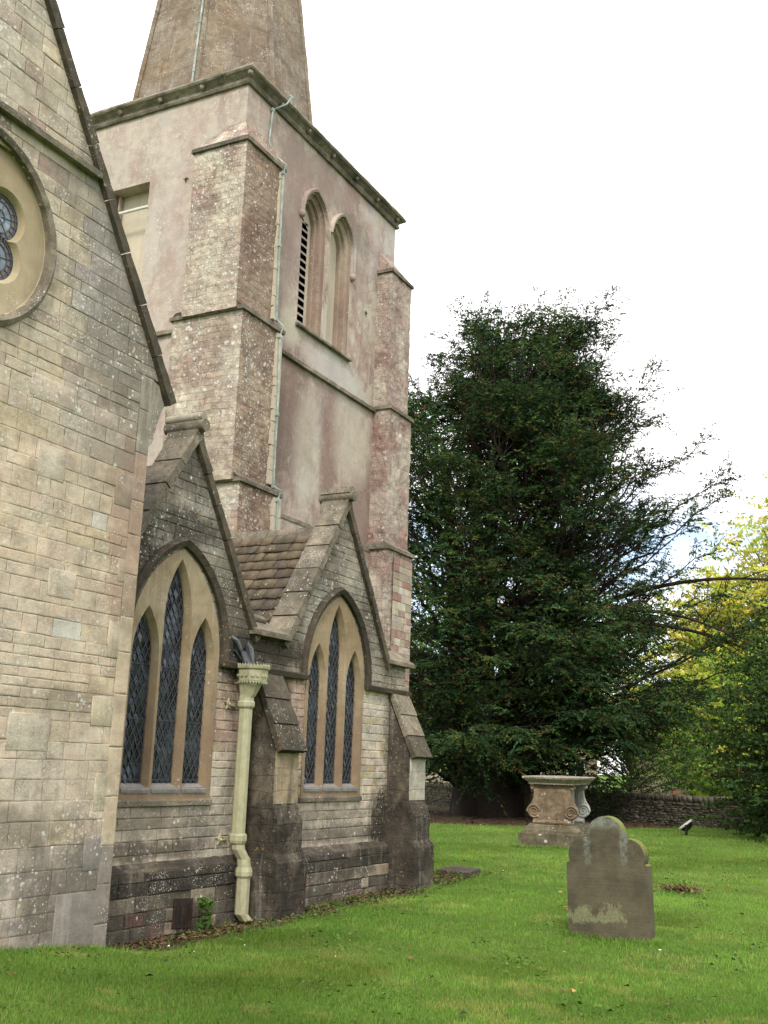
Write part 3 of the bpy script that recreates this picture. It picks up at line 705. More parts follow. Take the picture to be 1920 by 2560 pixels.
# aisle cross roofs: stone tiles laid in diminishing courses
def tile_slope(ax, sgn, y0, y1, zr, zv, seed):
    rng = random.Random(seed); V = []; F = []; T = []
    c_ = 1 / math.hypot(1, SL); t = Vector((sgn * c_, 0, -SL * c_)); nr = Vector((sgn * SL * c_, 0, c_))
    tot = (zr - zv) / (SL * c_); s = .10; row = 0
    while s < tot:
        h = .14 + .07 * s / tot; y = y0 + rng.uniform(-.1, 0)
        while y < y1:
            wd = rng.uniform(.13, .27) * (.85 + .4 * s / tot)
            g = .004; base = len(V); lift = rng.uniform(0, .012); th = rng.uniform(.016, .028); sk = rng.uniform(-.012, .012)
            for (ss, yy, nn) in ((s - .10, y + g, 0), (s - .10, y + wd - g, 0), (s + h + sk, y + wd - g, .030 + lift), (s + h - sk, y + g, .030 + lift)):
                p = Vector((ax, 0, zr)) + t * ss + nr * nn; V.append((p.x, yy, p.z))
            for (ss, yy, nn) in ((s - .10, y + g, th), (s - .10, y + wd - g, th), (s + h + sk, y + wd - g, .030 + lift + th), (s + h - sk, y + g, .030 + lift + th)):
                p = Vector((ax, 0, zr)) + t * ss + nr * nn; V.append((p.x, yy, p.z))
            for f in ((0, 1, 2, 3), (7, 6, 5, 4), (0, 4, 5, 1), (1, 5, 6, 2), (2, 6, 7, 3), (3, 7, 4, 0)): F.append([base + i for i in f])
            c = vary(rng.choice([(.15, .116, .074), (.135, .105, .072), (.115, .095, .07), (.17, .132, .086)]), rng, .13, .02)
            T += [c] * 8; y += wd
        s += h; row += 1
    return raw_mesh('tiles', V, F, np.array(T), 4)
roofs = empty('roof', (10.4, 8.3, 3.1)); roofs.parent = church; roofs.matrix_parent_inverse = Matrix.Translation(-church.location)
def rch(o): o.parent = roofs; o.matrix_parent_inverse = Matrix.Translation(-roofs.location); return o
for ax in APX:
    for sgn in (-1, 1):
        o = bpy.data.objects.new('roof_tiles', tile_slope(ax, sgn, YC + .20, 9.9, 4.62, 3.06, int(ax * 10) + sgn)); COL.objects.link(o); o.data.materials.append(M['tile']); rch(o)
    bm = new(); prism(bm, [(ax - 1.2, YC + .3, 2.9), (ax + 1.2, YC + .3, 2.9), (ax, YC + .3, 4.58)], (0, 2.7, 0)); rch(mk('roof_deck', bm, M['slate']))
    bm = new(); y = YC + .3; rng = random.Random(7)
    while y < 9.8:
        l = rng.uniform(.38, .5); zz = 4.60 + rng.uniform(-.008, .008)
        prism(bm, [(ax - .15, y, zz - .14), (ax - .13, y, zz - .17), (ax, y, zz + .02), (ax + .13, y, zz - .17), (ax + .15, y, zz - .14), (ax, y, zz + .085)], (0, l - .012, 0)); y += l
    rch(mk('ridge_stones', bm, M['coping'], rough=(2, .02, .08)))

# aisle buttresses
def buttress(x0, seed):
    x1 = x0 + .60; s0 = x0 + .06; s1 = x1 - .07
    B = empty('buttress', (x0 + .3, YC - .4, 0)); B.parent = church; B.matrix_parent_inverse = Matrix.Translation(-church.location)
    def ch(o): o.parent = B; o.matrix_parent_inverse = Matrix.Translation(-B.location); return o
    bm = new(); yb = YC + .0
    # base with chamfer, middle with set-off, shaft, raking top (profile in y,z swept along x, plus side chamfers)
    prism(bm, [(x0, yb, -.15), (x0, 6.40, -.15), (x0, 6.40, .60), (x0, 6.45, .69), (x0, yb, .69)], (x1 - x0, 0, 0))
    prism(bm, [(x0 + .04, yb, .68), (x0 + .04, 6.45, .68), (x0 + .04, 6.45, 1.0), (x0 + .04, 6.53, 1.20), (x0 + .04, yb, 1.20)], (x1 - x0 - .09, 0, 0))
    ch(mk('lower_stage', bm, M['dirty'], rough=(5, .028, .11)))
    bm = new(); prism(bm, [(s0, yb, 1.19), (s0, 6.54, 1.19), (s0, 6.54, 1.78), (s0, yb, 2.52)], (s1 - s0, 0, 0))
    ch(mk('upper_stage', bm, M['dirty'], rough=(5, .022, .1)))
    bm = new(); box(bm, (s0 + .012, 6.523, 1.20), (s1 - .004, 6.56, 1.76)); ch(mk('front_facing', bm, M['pale_front'], rough=(4, .016, .1)))
    a = Vector((0, YC - .01, 2.58)); b_ = Vector((0, 6.50, 1.74)); d = b_ - a; nn = Vector((0, d.z, -d.y)).normalized()
    if nn.z < 0: nn = -nn
    for i, f in enumerate(((0, .33), (.335, .66), (.665, 1.0))):
        bm = new(); p = a + d * f[0]; q = a + d * f[1]
        prism(bm, [(s0 - .025, v.y, v.z) for v in (p, q, q + nn * .075, p + nn * .06)], (s1 - s0 + .05, 0, 0))
        ch(mk('sloping_slab', bm, M['coping_pale'] if (seed == 2 and i < 2) else M['coping_dark'], rough=(4, .014, .07)))
    return B
buttress(10.08, 1); buttress(13.40, 2)

# iron vent plate in the plinth
bm = new(); prism(bm, [(8.86, YC - .112, .06), (9.16, YC - .112, .04), (9.165, YC - .112, .31), (8.87, YC - .112, .33)], (0, .01, 0))
for i in range(4): box(bm, (8.9 + i * .065, YC - .118, .10), (8.91 + i * .065, YC - .112, .27))
tag(mk('vent_plate', bm, M['rust'], church), 'rusty dark iron plate set low in the plinth')

# drainpipe
DP = empty('drainpipe', (9.86, YC - .13, 0)); DP.parent = church; DP.matrix_parent_inverse = Matrix.Translation(-church.location)
def dch(o): o.parent = DP; o.matrix_parent_inverse = Matrix.Translation(-DP.location); return o
def octa(bm, rings):
    """rings: (cx, cy, z, r) octagonal sections"""
    R = []
    for cx, cy, z, r in rings: R.append([bm.verts.new((cx + r * math.cos(R_(22.5 + 45 * k)), cy + r * math.sin(R_(22.5 + 45 * k)), z)) for k in range(8)])
    for A, B in zip(R, R[1:]):
        for k in range(8): bm.faces.new([A[k], A[(k + 1) % 8], B[(k + 1) % 8], B[k]])
    bm.faces.new(R[0][::-1]); bm.faces.new(R[-1])
px, py = 9.82, YC - .14
bm = new()
octa(bm, [(px, py, .86, .076), (px, py, 2.28, .076)])
octa(bm, [(px, py, .80, .088), (px, py, .83, .098), (px, py, .88, .098), (px, py, .90, .088)])
octa(bm, [(px + .0, py, .83, .075), (px + .01, py - .01, .74, .075), (px + .07, py - .04, .64, .075), (px + .075, py - .05, .56, .075), (px + .075, py - .05, .10, .075), (px + .13, py - .08, .03, .075)])
octa(bm, [(px + .075, py - .05, .46, .083), (px + .075, py - .05, .48, .094), (px + .075, py - .05, .52, .094), (px + .075, py - .05, .56, .083)])
octa(bm, [(px, py, 2.19, .088), (px, py, 2.21, .098), (px, py, 2.25, .098), (px, py, 2.27, .083)])
dch(mk('pipe', bm, M['pipe'], bevel=.004))
bm = new()
octa(bm, [(px, py, 2.27, .083), (px, py, 2.30, .083), (px + .01, py - .01, 2.33, .092), (px + .02, py - .02, 2.45, .135), (px + .03, py - .04, 2.475, .160), (px + .03, py - .04, 2.60, .172), (px + .03, py - .04, 2.605, .190), (px + .03, py - .04, 2.625, .195), (px + .03, py - .04, 2.63, .178)])
cx_, cy_ = px + .03, py - .04
for ring, zb, r, nz_, sg in ((0, 2.63, .180, 4, 1), (1, 2.47, .165, 4, -1)):
    for k in range(8):
        a0, a1 = R_(22.5 + 45 * k), R_(22.5 + 45 * (k + 1)); p0 = Vector((cx_ + r * math.cos(a0), cy_ + r * math.sin(a0), zb)); p1 = Vector((cx_ + r * math.cos(a1), cy_ + r * math.sin(a1), zb))
        am = (a0 + a1) / 2; o = Vector((math.cos(am), math.sin(am), 0)) * .008
        for i in range(nz_):
            q0 = p0.lerp(p1, i / nz_); q1 = p0.lerp(p1, (i + 1) / nz_); mid = (q0 + q1) / 2 + Vector((0, 0, .028 * sg))
            prism(bm, [q0 - o * .2, q1 - o * .2, q1.lerp(mid, .75), mid, q0.lerp(mid, .75)], o)
        for f in (.3, .7):
            if ring == 0:
                c = p0.lerp(p1, f) + Vector((0, 0, -.10)); dirn = Vector((math.cos(am), math.sin(am), 0))
                tube(bm, [c - dirn * .03, c - dirn * .002], .016, 10)
dch(mk('hopper', bm, M['pipe']))
for z in (2.22, .845):
    bm = new()
    for sx in (-1,):
        c = Vector((px - .155, YC - .03, z - (.0 if z > 1 else .01)))
        pts = []
        for k in range(10):
            r = .062 if k % 2 == 0 else .028; a = R_(90 + 36 * k); pts.append((c.x + r * math.cos(a), c.y, c.z + r * math.sin(a)))
        prism(bm, pts, (0, .018, 0)); ball(bm, c + Vector((0, -.012, 0)), .016)
        box(bm, (px - .13, YC - .03, z - .018), (px - .05, YC - .005, z + .018))
    dch(mk('bracket', bm, M['pipe']))
# lead chute feeding the hopper
bm = new()
pth = [(9.70, YC + .05, 2.93), (9.72, YC - .06, 2.86), (9.78, YC - .09, 2.75), (9.84, YC - .13, 2.66)]
for s_ in (0, 1):
    ex = .26 if s_ else 0
    prism(bm, [(p[0] + ex * (1 - .2 * i), p[1], p[2]) for i, p in enumerate(pth)] + [(pth[-1][0] + ex * .4, pth[-1][1] + .12, pth[-1][2] + .02), (pth[0][0] + ex, pth[0][1] + .05, pth[0][2] - .10)], (.02, 0, 0))
prism(bm, [(9.70, YC - .02, 2.80), (9.98, YC - .02, 2.80), (9.94, YC - .12, 2.64), (9.82, YC - .12, 2.64)], (0, .02, .02))
tube(bm, [(9.68, YC + .02, 2.95), (9.70, YC - .06, 2.90), (9.74, YC - .09, 2.80)], .022, 8); tube(bm, [(9.75, YC - .085, 2.79), (9.80, YC - .12, 2.66)], .014, 8)
tube(bm, [(9.98, YC + .02, 2.93), (9.99, YC - .06, 2.84), (9.96, YC - .1, 2.70)], .018, 8)
dch(mk('lead_chute', bm, M['lead'], rough=(1, .012, .06)))
bm = new(); box(bm, (9.715, YC - .008, 2.76), (9.975, YC - .003, 2.95)); mk('spout_opening', bm, M['black'], church)

# ------------------------------------------------------------------ nearer gabled end with the round window
CX, CZ_, RO = 5.17, 5.56, .80
FA, FAZ, FSL = 5.17, 8.32, 1.475       # apex x, wall height, slope
def fg_tone(u, v, rng):
    r = rng.random()
    if v > 4.0: c = lerp((.46, .40, .335), (.37, .36, .35), (v - 4.0) / 1.6)
    elif v > 1.6: c = (.52, .445, .35)
    elif v > .9: c = (.50, .44, .365)
    else: c = (.41, .37, .325)
    c = (c[0] * 1.03, c[1], c[2] * .95)
    if v > 4.0 and u < 6.3: c = lerp(c, (.50, .43, .29), .55)
    if r > .9: c = lerp(c, (.48, .40, .26), .5)
    elif r > .885: c = (.55, .53, .46)
    elif r < .08: c = tuple(k * .85 for k in c)
    if v > 4.2 and .5 < r < .56: c = (.33, .26, .21)
    return vary(c, rng, .055, .02)
def fg_holes(v):
    if abs(v - CZ_) < RO - .01:
        h = math.sqrt((RO - .02) ** 2 - (v - CZ_) ** 2); return [(CX - h, CX + h)]
    return []
def fg_h(v, rng):
    if v < 1.0: return rng.uniform(.12, .2)
    if 1.8 < v < 2.4: return rng.uniform(.07, .10)
    return rng.uniform(.075, .125) if rng.random() < .55 else rng.uniform(.13, .175)
masonry('gable_end_wall', YF, 2.5, XF - .17, -.1, 5.0, M['ashlar'], church, fg_tone, ls=(.14, .34), holes=fg_holes, seed=31, hfun=fg_h, hs=(.08, .16), proud=(.001, .006), joint=.004, mort='mortar_pale')
hpF = [(FSL, 1, FAZ + FSL * FA), (-FSL, 1, FAZ - FSL * FA)]
masonry('gable_end_wall', YF, 2.9, XF + .06, 5.0, FAZ, M['ashlar'], church, fg_tone, ls=(.16, .38), holes=fg_holes, seed=32, hs=(.10, .17), hp=hpF, proud=(.001, .008), joint=.0045, mort='mortar_pale')
def quoin_tone(u, v, rng):
    c = (.48, .415, .305) if v < 3.4 else lerp((.42, .34, .265), (.27, .25, .2), (v - 3.4))
    if v < .95: c = (.235, .215, .185)
    if 2.7 < v < 4.2: c = lerp(c, (.34, .23, .175), .5)
    return vary(c, rng, .05, .02)
rng = random.Random(3)
q_ = masonry('quoins', YF, XF - .17, XF, -.1, 5.0, M['quoin'], church, quoin_tone, hs=(.3, .5), ls=(.3, .4), seed=33, proud=(.006, .0075), joint=.004, mort='mortar_pale')
bm = new(); lastz = -.1
vsq = []
for i, (z0_, z1_, wd) in enumerate(((.0, .58, .62), (.74, 1.0, .36), (1.2, 1.5, .30), (1.88, 2.12, .42), (2.45, 2.75, .30), (3.1, 3.3, .26), (3.75, 4.05, .38))):
    V0 = [(XF - wd, z0_), (XF - .165, z0_), (XF - .165, z1_), (XF - wd, z1_)]
    vsq.append(V0)
def slabs(name, quads, Y, out, tones, mat):
    V = []; F = []; T = []
    for q, t in zip(quads, tones):
        inn = shrink(q, .006); b0 = len(V)
        V += [(u, Y + .004, v) for u, v in q] + [(u, Y - out * .7, v) for u, v in q] + [(u, Y - out, v) for u, v in inn]; T += [tuple(c * .8 for c in t)] * 4 + [t] * 8
        for k in (0, 4):
            for i in range(4): F.append([b0 + k + i, b0 + k + (i + 1) % 4, b0 + k + 4 + (i + 1) % 4, b0 + k + 4 + i])
        F.append([b0 + 8 + i for i in range(4)])
    me = raw_mesh(name, V, F, np.array(T), 4); o = bpy.data.objects.new(name, me); COL.objects.link(o); me.materials.append(mat); adopt(o, church); return o
for q in vsq: slabs('quoin_stone', [q], YF, .0085, [quoin_tone(0, (q[0][1] + q[2][1]) / 2, rng)], M['quoin'])
rng = random.Random(91)
for (a_, b_, c__, d__) in ((6.05, 1.66, .42, .28), (6.3, 2.86, .30, .22), (6.05, 3.78, .30, .26), (5.9, 4.4, .5, .18), (5.3, 2.35, .40, .25)):
    slabs('large_stone', [[(a_, b_), (a_ + c__, b_), (a_ + c__, b_ + d__), (a_, b_ + d__)]], YF, .0068, [vary((.49, .415, .32), rng, .05, .02)], M['ashlar'])
# body behind the face: east return, corner kneeler corbel
bm = new(); box(bm, (XF - .25, YF + .008, -.1), (XF - .002, 9.4, 4.75)); box(bm, (2.5, 9.0, -.1), (XF - .25, 9.4, 4.75)); mk('return_wall', bm, M['pale_front'], church)
bm = new(); prism(bm, [(XF - .03, YF - .004, 4.36), (XF + .01, YF - .004, 4.38), (XF + .06, YF - .004, 4.46), (XF + .08, YF - .004, 4.60), (XF + .17, YF - .004, 4.80), (XF + .07, YF - .004, 4.97), (XF - .03, YF - .004, 5.0)], (0, .5, 0)); mk('corbel', bm, M['quoin_plain'], church, rough=(3, .02, .1))
# coping
c_ = 1 / math.hypot(1, FSL)
for sgn in (-1, 1):
    bm = new(); t = Vector((sgn * c_, 0, -FSL * c_)); nr = Vector((sgn * FSL * c_, 0, c_)); tot = 2.38 / c_; rng = random.Random(60 + sgn)
    a = 0.; n = 9
    for i in range(n):
        b_ = tot * (i + 1) / n; o = Vector((FA, 0, FAZ - .005)); dn = rng.uniform(-.006, .008); y0 = YF - .055 + rng.uniform(-.006, .006)
        p0 = o + t * (a + (.005 if i else 0)); p1 = o + t * (b_ - .005); q = [p0, p1, p1 + nr * (.082 + dn + .014), p0 + nr * (.082 + dn)]
        prism(bm, [(p.x, y0, p.z) for p in q], (0, .42, 0)); a = b_
    mk('gable_coping', bm, M['coping_dark'], church, rough=(3, .014, .1))
# roof of that end
bm = new(); prism(bm, [(FA - 2.3, YF + .38, 4.85), (FA + 2.3, YF + .38, 4.85), (FA, YF + .38, FAZ - .06)], (0, 2.8, 0)); mk('nave_roof', bm, M['slate'], church)
# string across the gable
bm = new(); sweep(bm, [((3.95 + 2.43 * i / 24, YF, 6.55), (0, 0, 1), (0, -1, 0)) for i in range(25)], [(-.045, -.02), (.05, -.02), (.005, .075), (-.045, .065)])
mk('gable_string', bm, M['cornice'], church, rough=(1, .015, .1))
# round window: hood ring, splayed golden plate with trefoil lights
RW = empty('round_window', (CX, YF, CZ_)); RW.parent = church; RW.matrix_parent_inverse = Matrix.Translation(-church.location)
def rw(o): o.parent = RW; o.matrix_parent_inverse = Matrix.Translation(-RW.location); return o
def circ(cx, cz, r, n): return [(cx + r * math.cos(6.28318 * i / n), cz + r * math.sin(6.28318 * i / n)) for i in range(n)]
bm = new(); sweep(bm, path2d(circ(CX, CZ_, .785, 72), YF, True), [(-.042, -.02), (.042, -.02), (.042, .04), (.0, .06), (-.042, .025)], True)
rw(mk('hood_ring', bm, M['ring'], rough=(1, .012, .08)))
FR = .335
def foil(rl, m=12):
    pts = []
    half = math.pi / 6
    for k in range(6):
        a0 = R_(30 + 60 * k); 
        for i in range(-m, m + 1):
            th = half * i / m * .995; sn = FR * math.sin(th)
            if rl * rl < sn * sn: continue
            rr = FR * math.cos(th) + math.sqrt(rl * rl - sn * sn); pts.append((CX + rr * math.cos(a0 + th), CZ_ + rr * math.sin(a0 + th)))
    return pts
bm = new()
lps = plate_with_holes(bm, circ(CX, CZ_, .74, 64), [foil(.225)], YF + .03)
rim = [bm.verts.new((x, YF - .015, z)) for x, z in circ(CX, CZ_, .79, 64)]; loft(bm, lps[0], rim)
prev = lps[1]
for rl, dy in ((.212, .045), (.192, .075), (.192, .12)):
    r_ = [bm.verts.new((x, YF + dy, z)) for x, z in foil(rl)]; loft(bm, prev, r_); prev = r_
bmesh.ops.recalc_face_normals(bm, faces=bm.faces[:]); rw(mk('tracery', bm, M['dress_round']))
gm, t_ = newmat('stained_glass'); b = NB(t_); bs = b.n('ShaderNodeBsdfPrincipled', {'Base Color': b.n('ShaderNodeAttribute', attribute_name='tone').outputs['Color'], 'Roughness': .3}); t_.links.new(bs.outputs[0], b.n('ShaderNodeOutputMaterial').inputs[0])
V = []; F = []; T = []; rng = random.Random(2); bl_ = new(); yg = YF + .085
for k in range(6):
    a0 = R_(30 + 60 * k); lc = (CX + FR * math.cos(a0), CZ_ + FR * math.sin(a0))
    for i in range(14):
        t0, t1 = a0 - 2.5 + 5.0 * i / 14, a0 - 2.5 + 5.0 * (i + 1) / 14
        for r0, r1, c in ((.17, .195, (.13, .15, .17)), (.13, .17, (.13, .095, .08)), (.0, .13, (.12, .16, .20) if i % 4 else (.20, .24, .26))):
            b0 = len(V); V += [(lc[0] + r_ * math.cos(t), yg, lc[1] + r_ * math.sin(t)) for r_, t in ((r0, t0), (r1, t0), (r1, t1), (r0, t1))]; F.append([b0, b0 + 1, b0 + 2, b0 + 3]); T += [vary(c, rng, .25)] * 4
        d = Vector((math.cos(t0), 0, math.sin(t0))); p = Vector((lc[0], yg - .004, lc[1])); tube(bl_, [p + d * (.13 if i % 3 else .02), p + d * .195], .0035, 4)
    for rr in (.19, .17, .13, .06): sweep(bl_, path2d([(lc[0] + rr * math.cos(a0 - 2.5 + 5. * i / 24), lc[1] + rr * math.sin(a0 - 2.5 + 5. * i / 24)) for i in range(25)], yg - .002), [(-.004, 0), (.004, 0), (.004, .005), (-.004, .005)])
me = raw_mesh('glass', V, F, np.array(T), 4); o = bpy.data.objects.new('glass', me); COL.objects.link(o); me.materials.append(gm); rw(o)
bm = new(); bm.faces.new([bm.verts.new((x, yg + .01, z)) for x, z in circ(CX, CZ_, .5, 30)]); rw(mk('backing_glass', bm, M['glass']))
rw(mk('leading', bl_, M['came']))
bm = new(); box(bm, (CX - .8, YF + .3, CZ_ - .8), (CX + .8, YF + .34, CZ_ + .8)); rw(mk('dark_backing', bm, M['black']))  # black sheet standing in for the unlit interior

# ------------------------------------------------------------------ tower
TX0, TX1, TY0, TY1, TZ = 13.49, 19.14, 10.0, 15.65, 13.06
TW = empty('tower', (16.3, 12.8, 0)); TW.parent = church; TW.matrix_parent_inverse = Matrix.Translation(-church.location)
def tch(o): o.parent = TW; o.matrix_parent_inverse = Matrix.Translation(-TW.location); return o
# belfry lights on the south face
def round_arch(cx, hw, spring, apex, sill, n=10): return gothic(cx, hw, spring, apex, sill, n)
BW = ((15.84, .42), (16.86, .40))      # centre, half width of the two lights
SILL = 9.36; SPR = 11.52; APB = 12.10
bm = new()
holes = [round_arch(cx, hw, SPR, APB, SILL) for cx, hw in BW]
lps = plate_with_holes(bm, [(TX0, -.2), (TX1, -.2), (TX1, TZ), (TX0, TZ)], holes, TY0)
tch(mk('south_wall', bm, M['tower_s']))
for k, (cx, hw) in enumerate(BW):
    W = empty('belfry_window', (cx, TY0, SILL)); W.parent = church; W.matrix_parent_inverse = Matrix.Translation(-church.location)
    def wc(o): o.parent = W; o.matrix_parent_inverse = Matrix.Translation(-W.location); return o
    bm = new(); prev = None
    for dy, sh in ((0, 0), (.05, .0), (.06, .03), (.075, .045), (.085, .075), (.15, .08), (.155, .115), (.17, .135), (.19, .14), (.26, .145)):
        lp = [bm.verts.new((x, TY0 + dy, z)) for x, z in round_arch(cx, hw - sh, SPR, APB - sh * 1.1, SILL + min(sh, .02))]
        if prev: loft(bm, prev, lp)
        prev = lp
    bmesh.ops.recalc_face_normals(bm, faces=bm.faces[:]); wc(mk('moulded_jamb', bm, M['mould']))
    bm = new(); f = [bm.verts.new((x, TY0 + .25, z)) for x, z in round_arch(cx, hw - .14, SPR, APB - .15, SILL)]; 
    if k == 1:
        bm.faces.new(f); wc(mk('blank_panel', bm, M['blank']))
    else:
        bm.free(); bm = new()
        lo, hi = cx - hw + .14, cx + hw - .14
        plate_with_holes(bm, round_arch(cx, hw - .14, SPR, APB - .15, SILL), [[(lo + .012, SILL + .04), (hi - .10, SILL + .04), (hi - .10, 11.5), (lo + .2, 11.72), (lo + .012, 11.72)]], TY0 + .25)
        wc(mk('blank_panel', bm, M['blank']))
        bm = new()
        for i in range(15):
            z = SILL + .05 + i * .155
            prism(bm, [(lo + .0, TY0 + .25, z - .01), (lo + .0, TY0 + .25, z + .035), (lo, TY0 + .40, z + .155), (lo, TY0 + .40, z + .125)], (hi - .10 - lo, 0, 0))
        wc(mk('louvres', bm, M['tower']))
        bm = new(); box(bm, (cx - .5, TY0 + .5, SILL - .1), (cx + .5, TY0 + .55, 12.3)); wc(mk('dark_backing', bm, M['black']))  # black sheet painting in the darkness behind the louvres
    # hood with label stops
    bm = new(); pts = sorted_arch(cx, hw + .06, SPR, APB + .07, foot=SPR + (.12 if k == 0 else -.45), n=14)
    if k == 0: pts = [(cx - hw - .06, SPR - .02)] + pts[1:]
    if k == 1: pts = pts[2:]
    sweep(bm, path2d(pts, TY0), [(-.035, -.01), (.04, -.01), (.04, .02), (.01, .085), (-.035, .07)])
    for p in ((pts[0],) if k == 0 else (pts[-1],)): ball(bm, Vector((p[0], TY0 - .03, p[1] - .03)), .07, (1, 1, 1.2))
    wc(mk('hood_mould', bm, M['tower_s'], rough=(1, .012, .08)))
bm = new(); prism(bm, [(15.38, TY0 + .2, 9.28), (15.38, TY0 - .08, 9.28), (15.38, TY0 - .08, 9.32), (15.38, TY0 + .2, 9.40)], (1.98, 0, 0)); tch(mk('belfry_sill', bm, M['cornice'], rough=(3, .015, .1)))
# west wall with its square-headed opening
bm = new(); wy0, wy1, wz0, wz1 = 12.0, 13.95, 9.7, 11.60
def yz_plate(bm, outer, holes, x):
    es = []; loops = []
    for lp in [outer] + holes:
        vs = [bm.verts.new((x, y, z)) for y, z in lp]; loops.append(vs)
        for i in range(len(vs)): es.append(bm.edges.new((vs[i], vs[(i + 1) % len(vs)])))
    bmesh.ops.triangle_fill(bm, use_beauty=True, edges=es)
    return loops
ho = [[(wy0, wz0), (12.95, wz0), (12.95, wz1), (wy0, wz1)], [(13.06, wz0), (wy1, wz0), (wy1, wz1), (13.06, wz1)]]
lps = yz_plate(bm, [(TY0, -.2), (TY1, -.2), (TY1, TZ), (TY0, TZ)], ho, TX0)
for lp in lps[1:]:
    bk = [bm.verts.new((TX0 + .30, v.co.y, v.co.z)) for v in lp]; loft(bm, lp, bk)
box(bm, (TX0 + .001, TY1 - .3, -.2), (TX1, TY1, TZ)); box(bm, (TX1 - .3, TY0 + .001, -.2), (TX1 - .001, TY1 - .31, TZ))
tch(mk('west_wall', bm, M['tower']))
bm = new(); box(bm, (TX0 + .28, wy0 - .02, wz0 - .02), (TX0 + .30, wy1 + .02, wz1 + .02)); tch(mk('west_blank_panel', bm, M['blank']))
bm = new()
for yy in (12.90, 12.82): box(bm, (TX0 + .10 + (12.9 - yy), yy, wz0), (TX0 + .2 + (12.9 - yy), yy + .045, wz1))
tch(mk('window_mullion', bm, M['mould']))
bm = new(); tube(bm, [(TX0 - .01, wy0 - .02, 11.10), (TX0 - .01, wy1, 11.10)], .028, 8); tch(mk('cross_bar', bm, M['bar']))
# clasping buttresses (near corner) and projecting one (far corner)
def taper(name, x0, x1, y0, y1, z0, z1, mat):
    bm = new(); gridbox(bm, (x0, y0, z0), (x1, y1, z1), .16); return tch(mk(name, bm, mat, rough=(1, .05, .16)))
def weather(x0, x1, y0, y1, z, hgt, ix, iy, ex=0, jy=0, mat=None):
    """sloped set-off: from lip rectangle up to inset ix (from x0), iy (from y0), ex from x1"""
    lip = .045
    a = [(x0 - lip, y0 - lip, z), (x1 + (lip), y0 - lip, z), (x1 + (lip), y1 + lip, z), (x0 - lip, y1 + lip, z)]
    bm = new(); prism(bm, [(p[0], p[1], z - .02) for p in a], (0, 0, .07))
    tch(mk('buttress_weathering', bm, M['cornice'], rough=(3, .025, .12)))
    bm = new(); b_ = [(x0 - .02, y0 - .02, z + .045), (x1, y0 - .02, z + .045), (x1, y1, z + .045), (x0 - .02, y1, z + .045)]
    c = [(x0 + ix, y0 + iy, z + hgt), (x1 - ex, y0 + iy, z + hgt), (x1 - ex, y1 - jy, z + hgt), (x0 + ix, y1 - jy, z + hgt)]
    R = [[bm.verts.new(p) for p in r] for r in (b_, c)]
    loft(bm, R[0], R[1]); bm.faces.new(R[0][::-1]); bm.faces.new(R[1])
    tch(mk('buttress_slope', bm, mat, rough=(4, .03, .12)))
TB = M['tower_b']
# near corner: plan reaches along the west face to y=10.75+ and along the south face to x=14.25
st = [ (-.2, 5.84, .50, 14.44, 11.05, 13.30), (5.84, 8.66, .41, 14.36, 10.98, 13.20), (8.66, 11.64, .33, 14.23, 10.74, 13.12)]
for i, (z0_, z1_, d, xr, yr, xl) in enumerate(st):
    taper('buttress_stage', xl, xr, TY0 - d, yr, z0_, z1_, TB)
weather(13.12, 14.23, TY0 - .33, 10.74, 11.64, .62, .36, .32, .0, .4, M['tower_b'])
weather(13.20, 14.36, TY0 - .41, 10.98, 8.66, .10, -.06, .07, .0, .1, M['cornice'])
weather(13.30, 14.44, TY0 - .50, 11.05, 5.84, .12, -.08, .08, .0, .05, M['cornice'])
# far corner
TR = M['tower_b2']
for i, (z0_, z1_, d, xl, xr) in enumerate(((-.2, 5.76, .46, 18.40, 19.48), (5.76, 8.64, .38, 18.44, 19.42), (8.64, 11.62, .33, 18.42, 19.34))):
    taper('buttress_stage', xl, xr, TY0 - d, TY0 + .9, z0_, z1_, TR)
weather(18.42, 19.34, TY0 - .33, TY0 + .9, 11.62, .52, .0, .33, .2, 0, M['tower_b2'])
weather(18.44, 19.42, TY0 - .38, TY0 + .9, 8.64, .1, -.0, .05, 0, 0, M['cornice'])
weather(18.40, 19.48, TY0 - .46, TY0 + .9, 5.76, .12, -.0, .07, 0, 0, M['cornice'])
def exposed_tone(u, v, rng):
    return vary(rng.choice([(.42, .37, .29), (.36, .31, .24), (.30, .19, .155), (.46, .42, .36), (.34, .23, .19)]), rng, .12)
masonry('exposed_stones', TY0 - .49, 18.62, 19.44, 0., 5.62, M['quoin'], church, exposed_tone, hs=(.12, .2), ls=(.2, .38), seed=71, proud=(.004, .01))
# string courses on the wall faces
pr = [(-.05, -.02), (.06, -.02), (.02, .07), (-.05, .07)]
for z in (8.62, 5.74):
    bm = new(); sweep(bm, [((14.3 + 4.2 * i / 30, TY0, z), (0, 0, 1), (0, -1, 0)) for i in range(31)], pr); tch(mk('string_course', bm, M['cornice'], rough=(1, .03, .12)))
    bm = new(); sweep(bm, [((TX0, 15.6 - 4.6 * i / 30, z), (0, 0, 1), (-1, 0, 0)) for i in range(31)], pr); tch(mk('string_course', bm, M['cornice'], rough=(1, .03, .12)))
bm = new(); gridbox(bm, (14.4, TY0 - .055, -.2), (18.45, TY0 + .05, 5.72), .25); tch(mk('lower_wall', bm, M['tower_s'], rough=(0, .03, .3)))
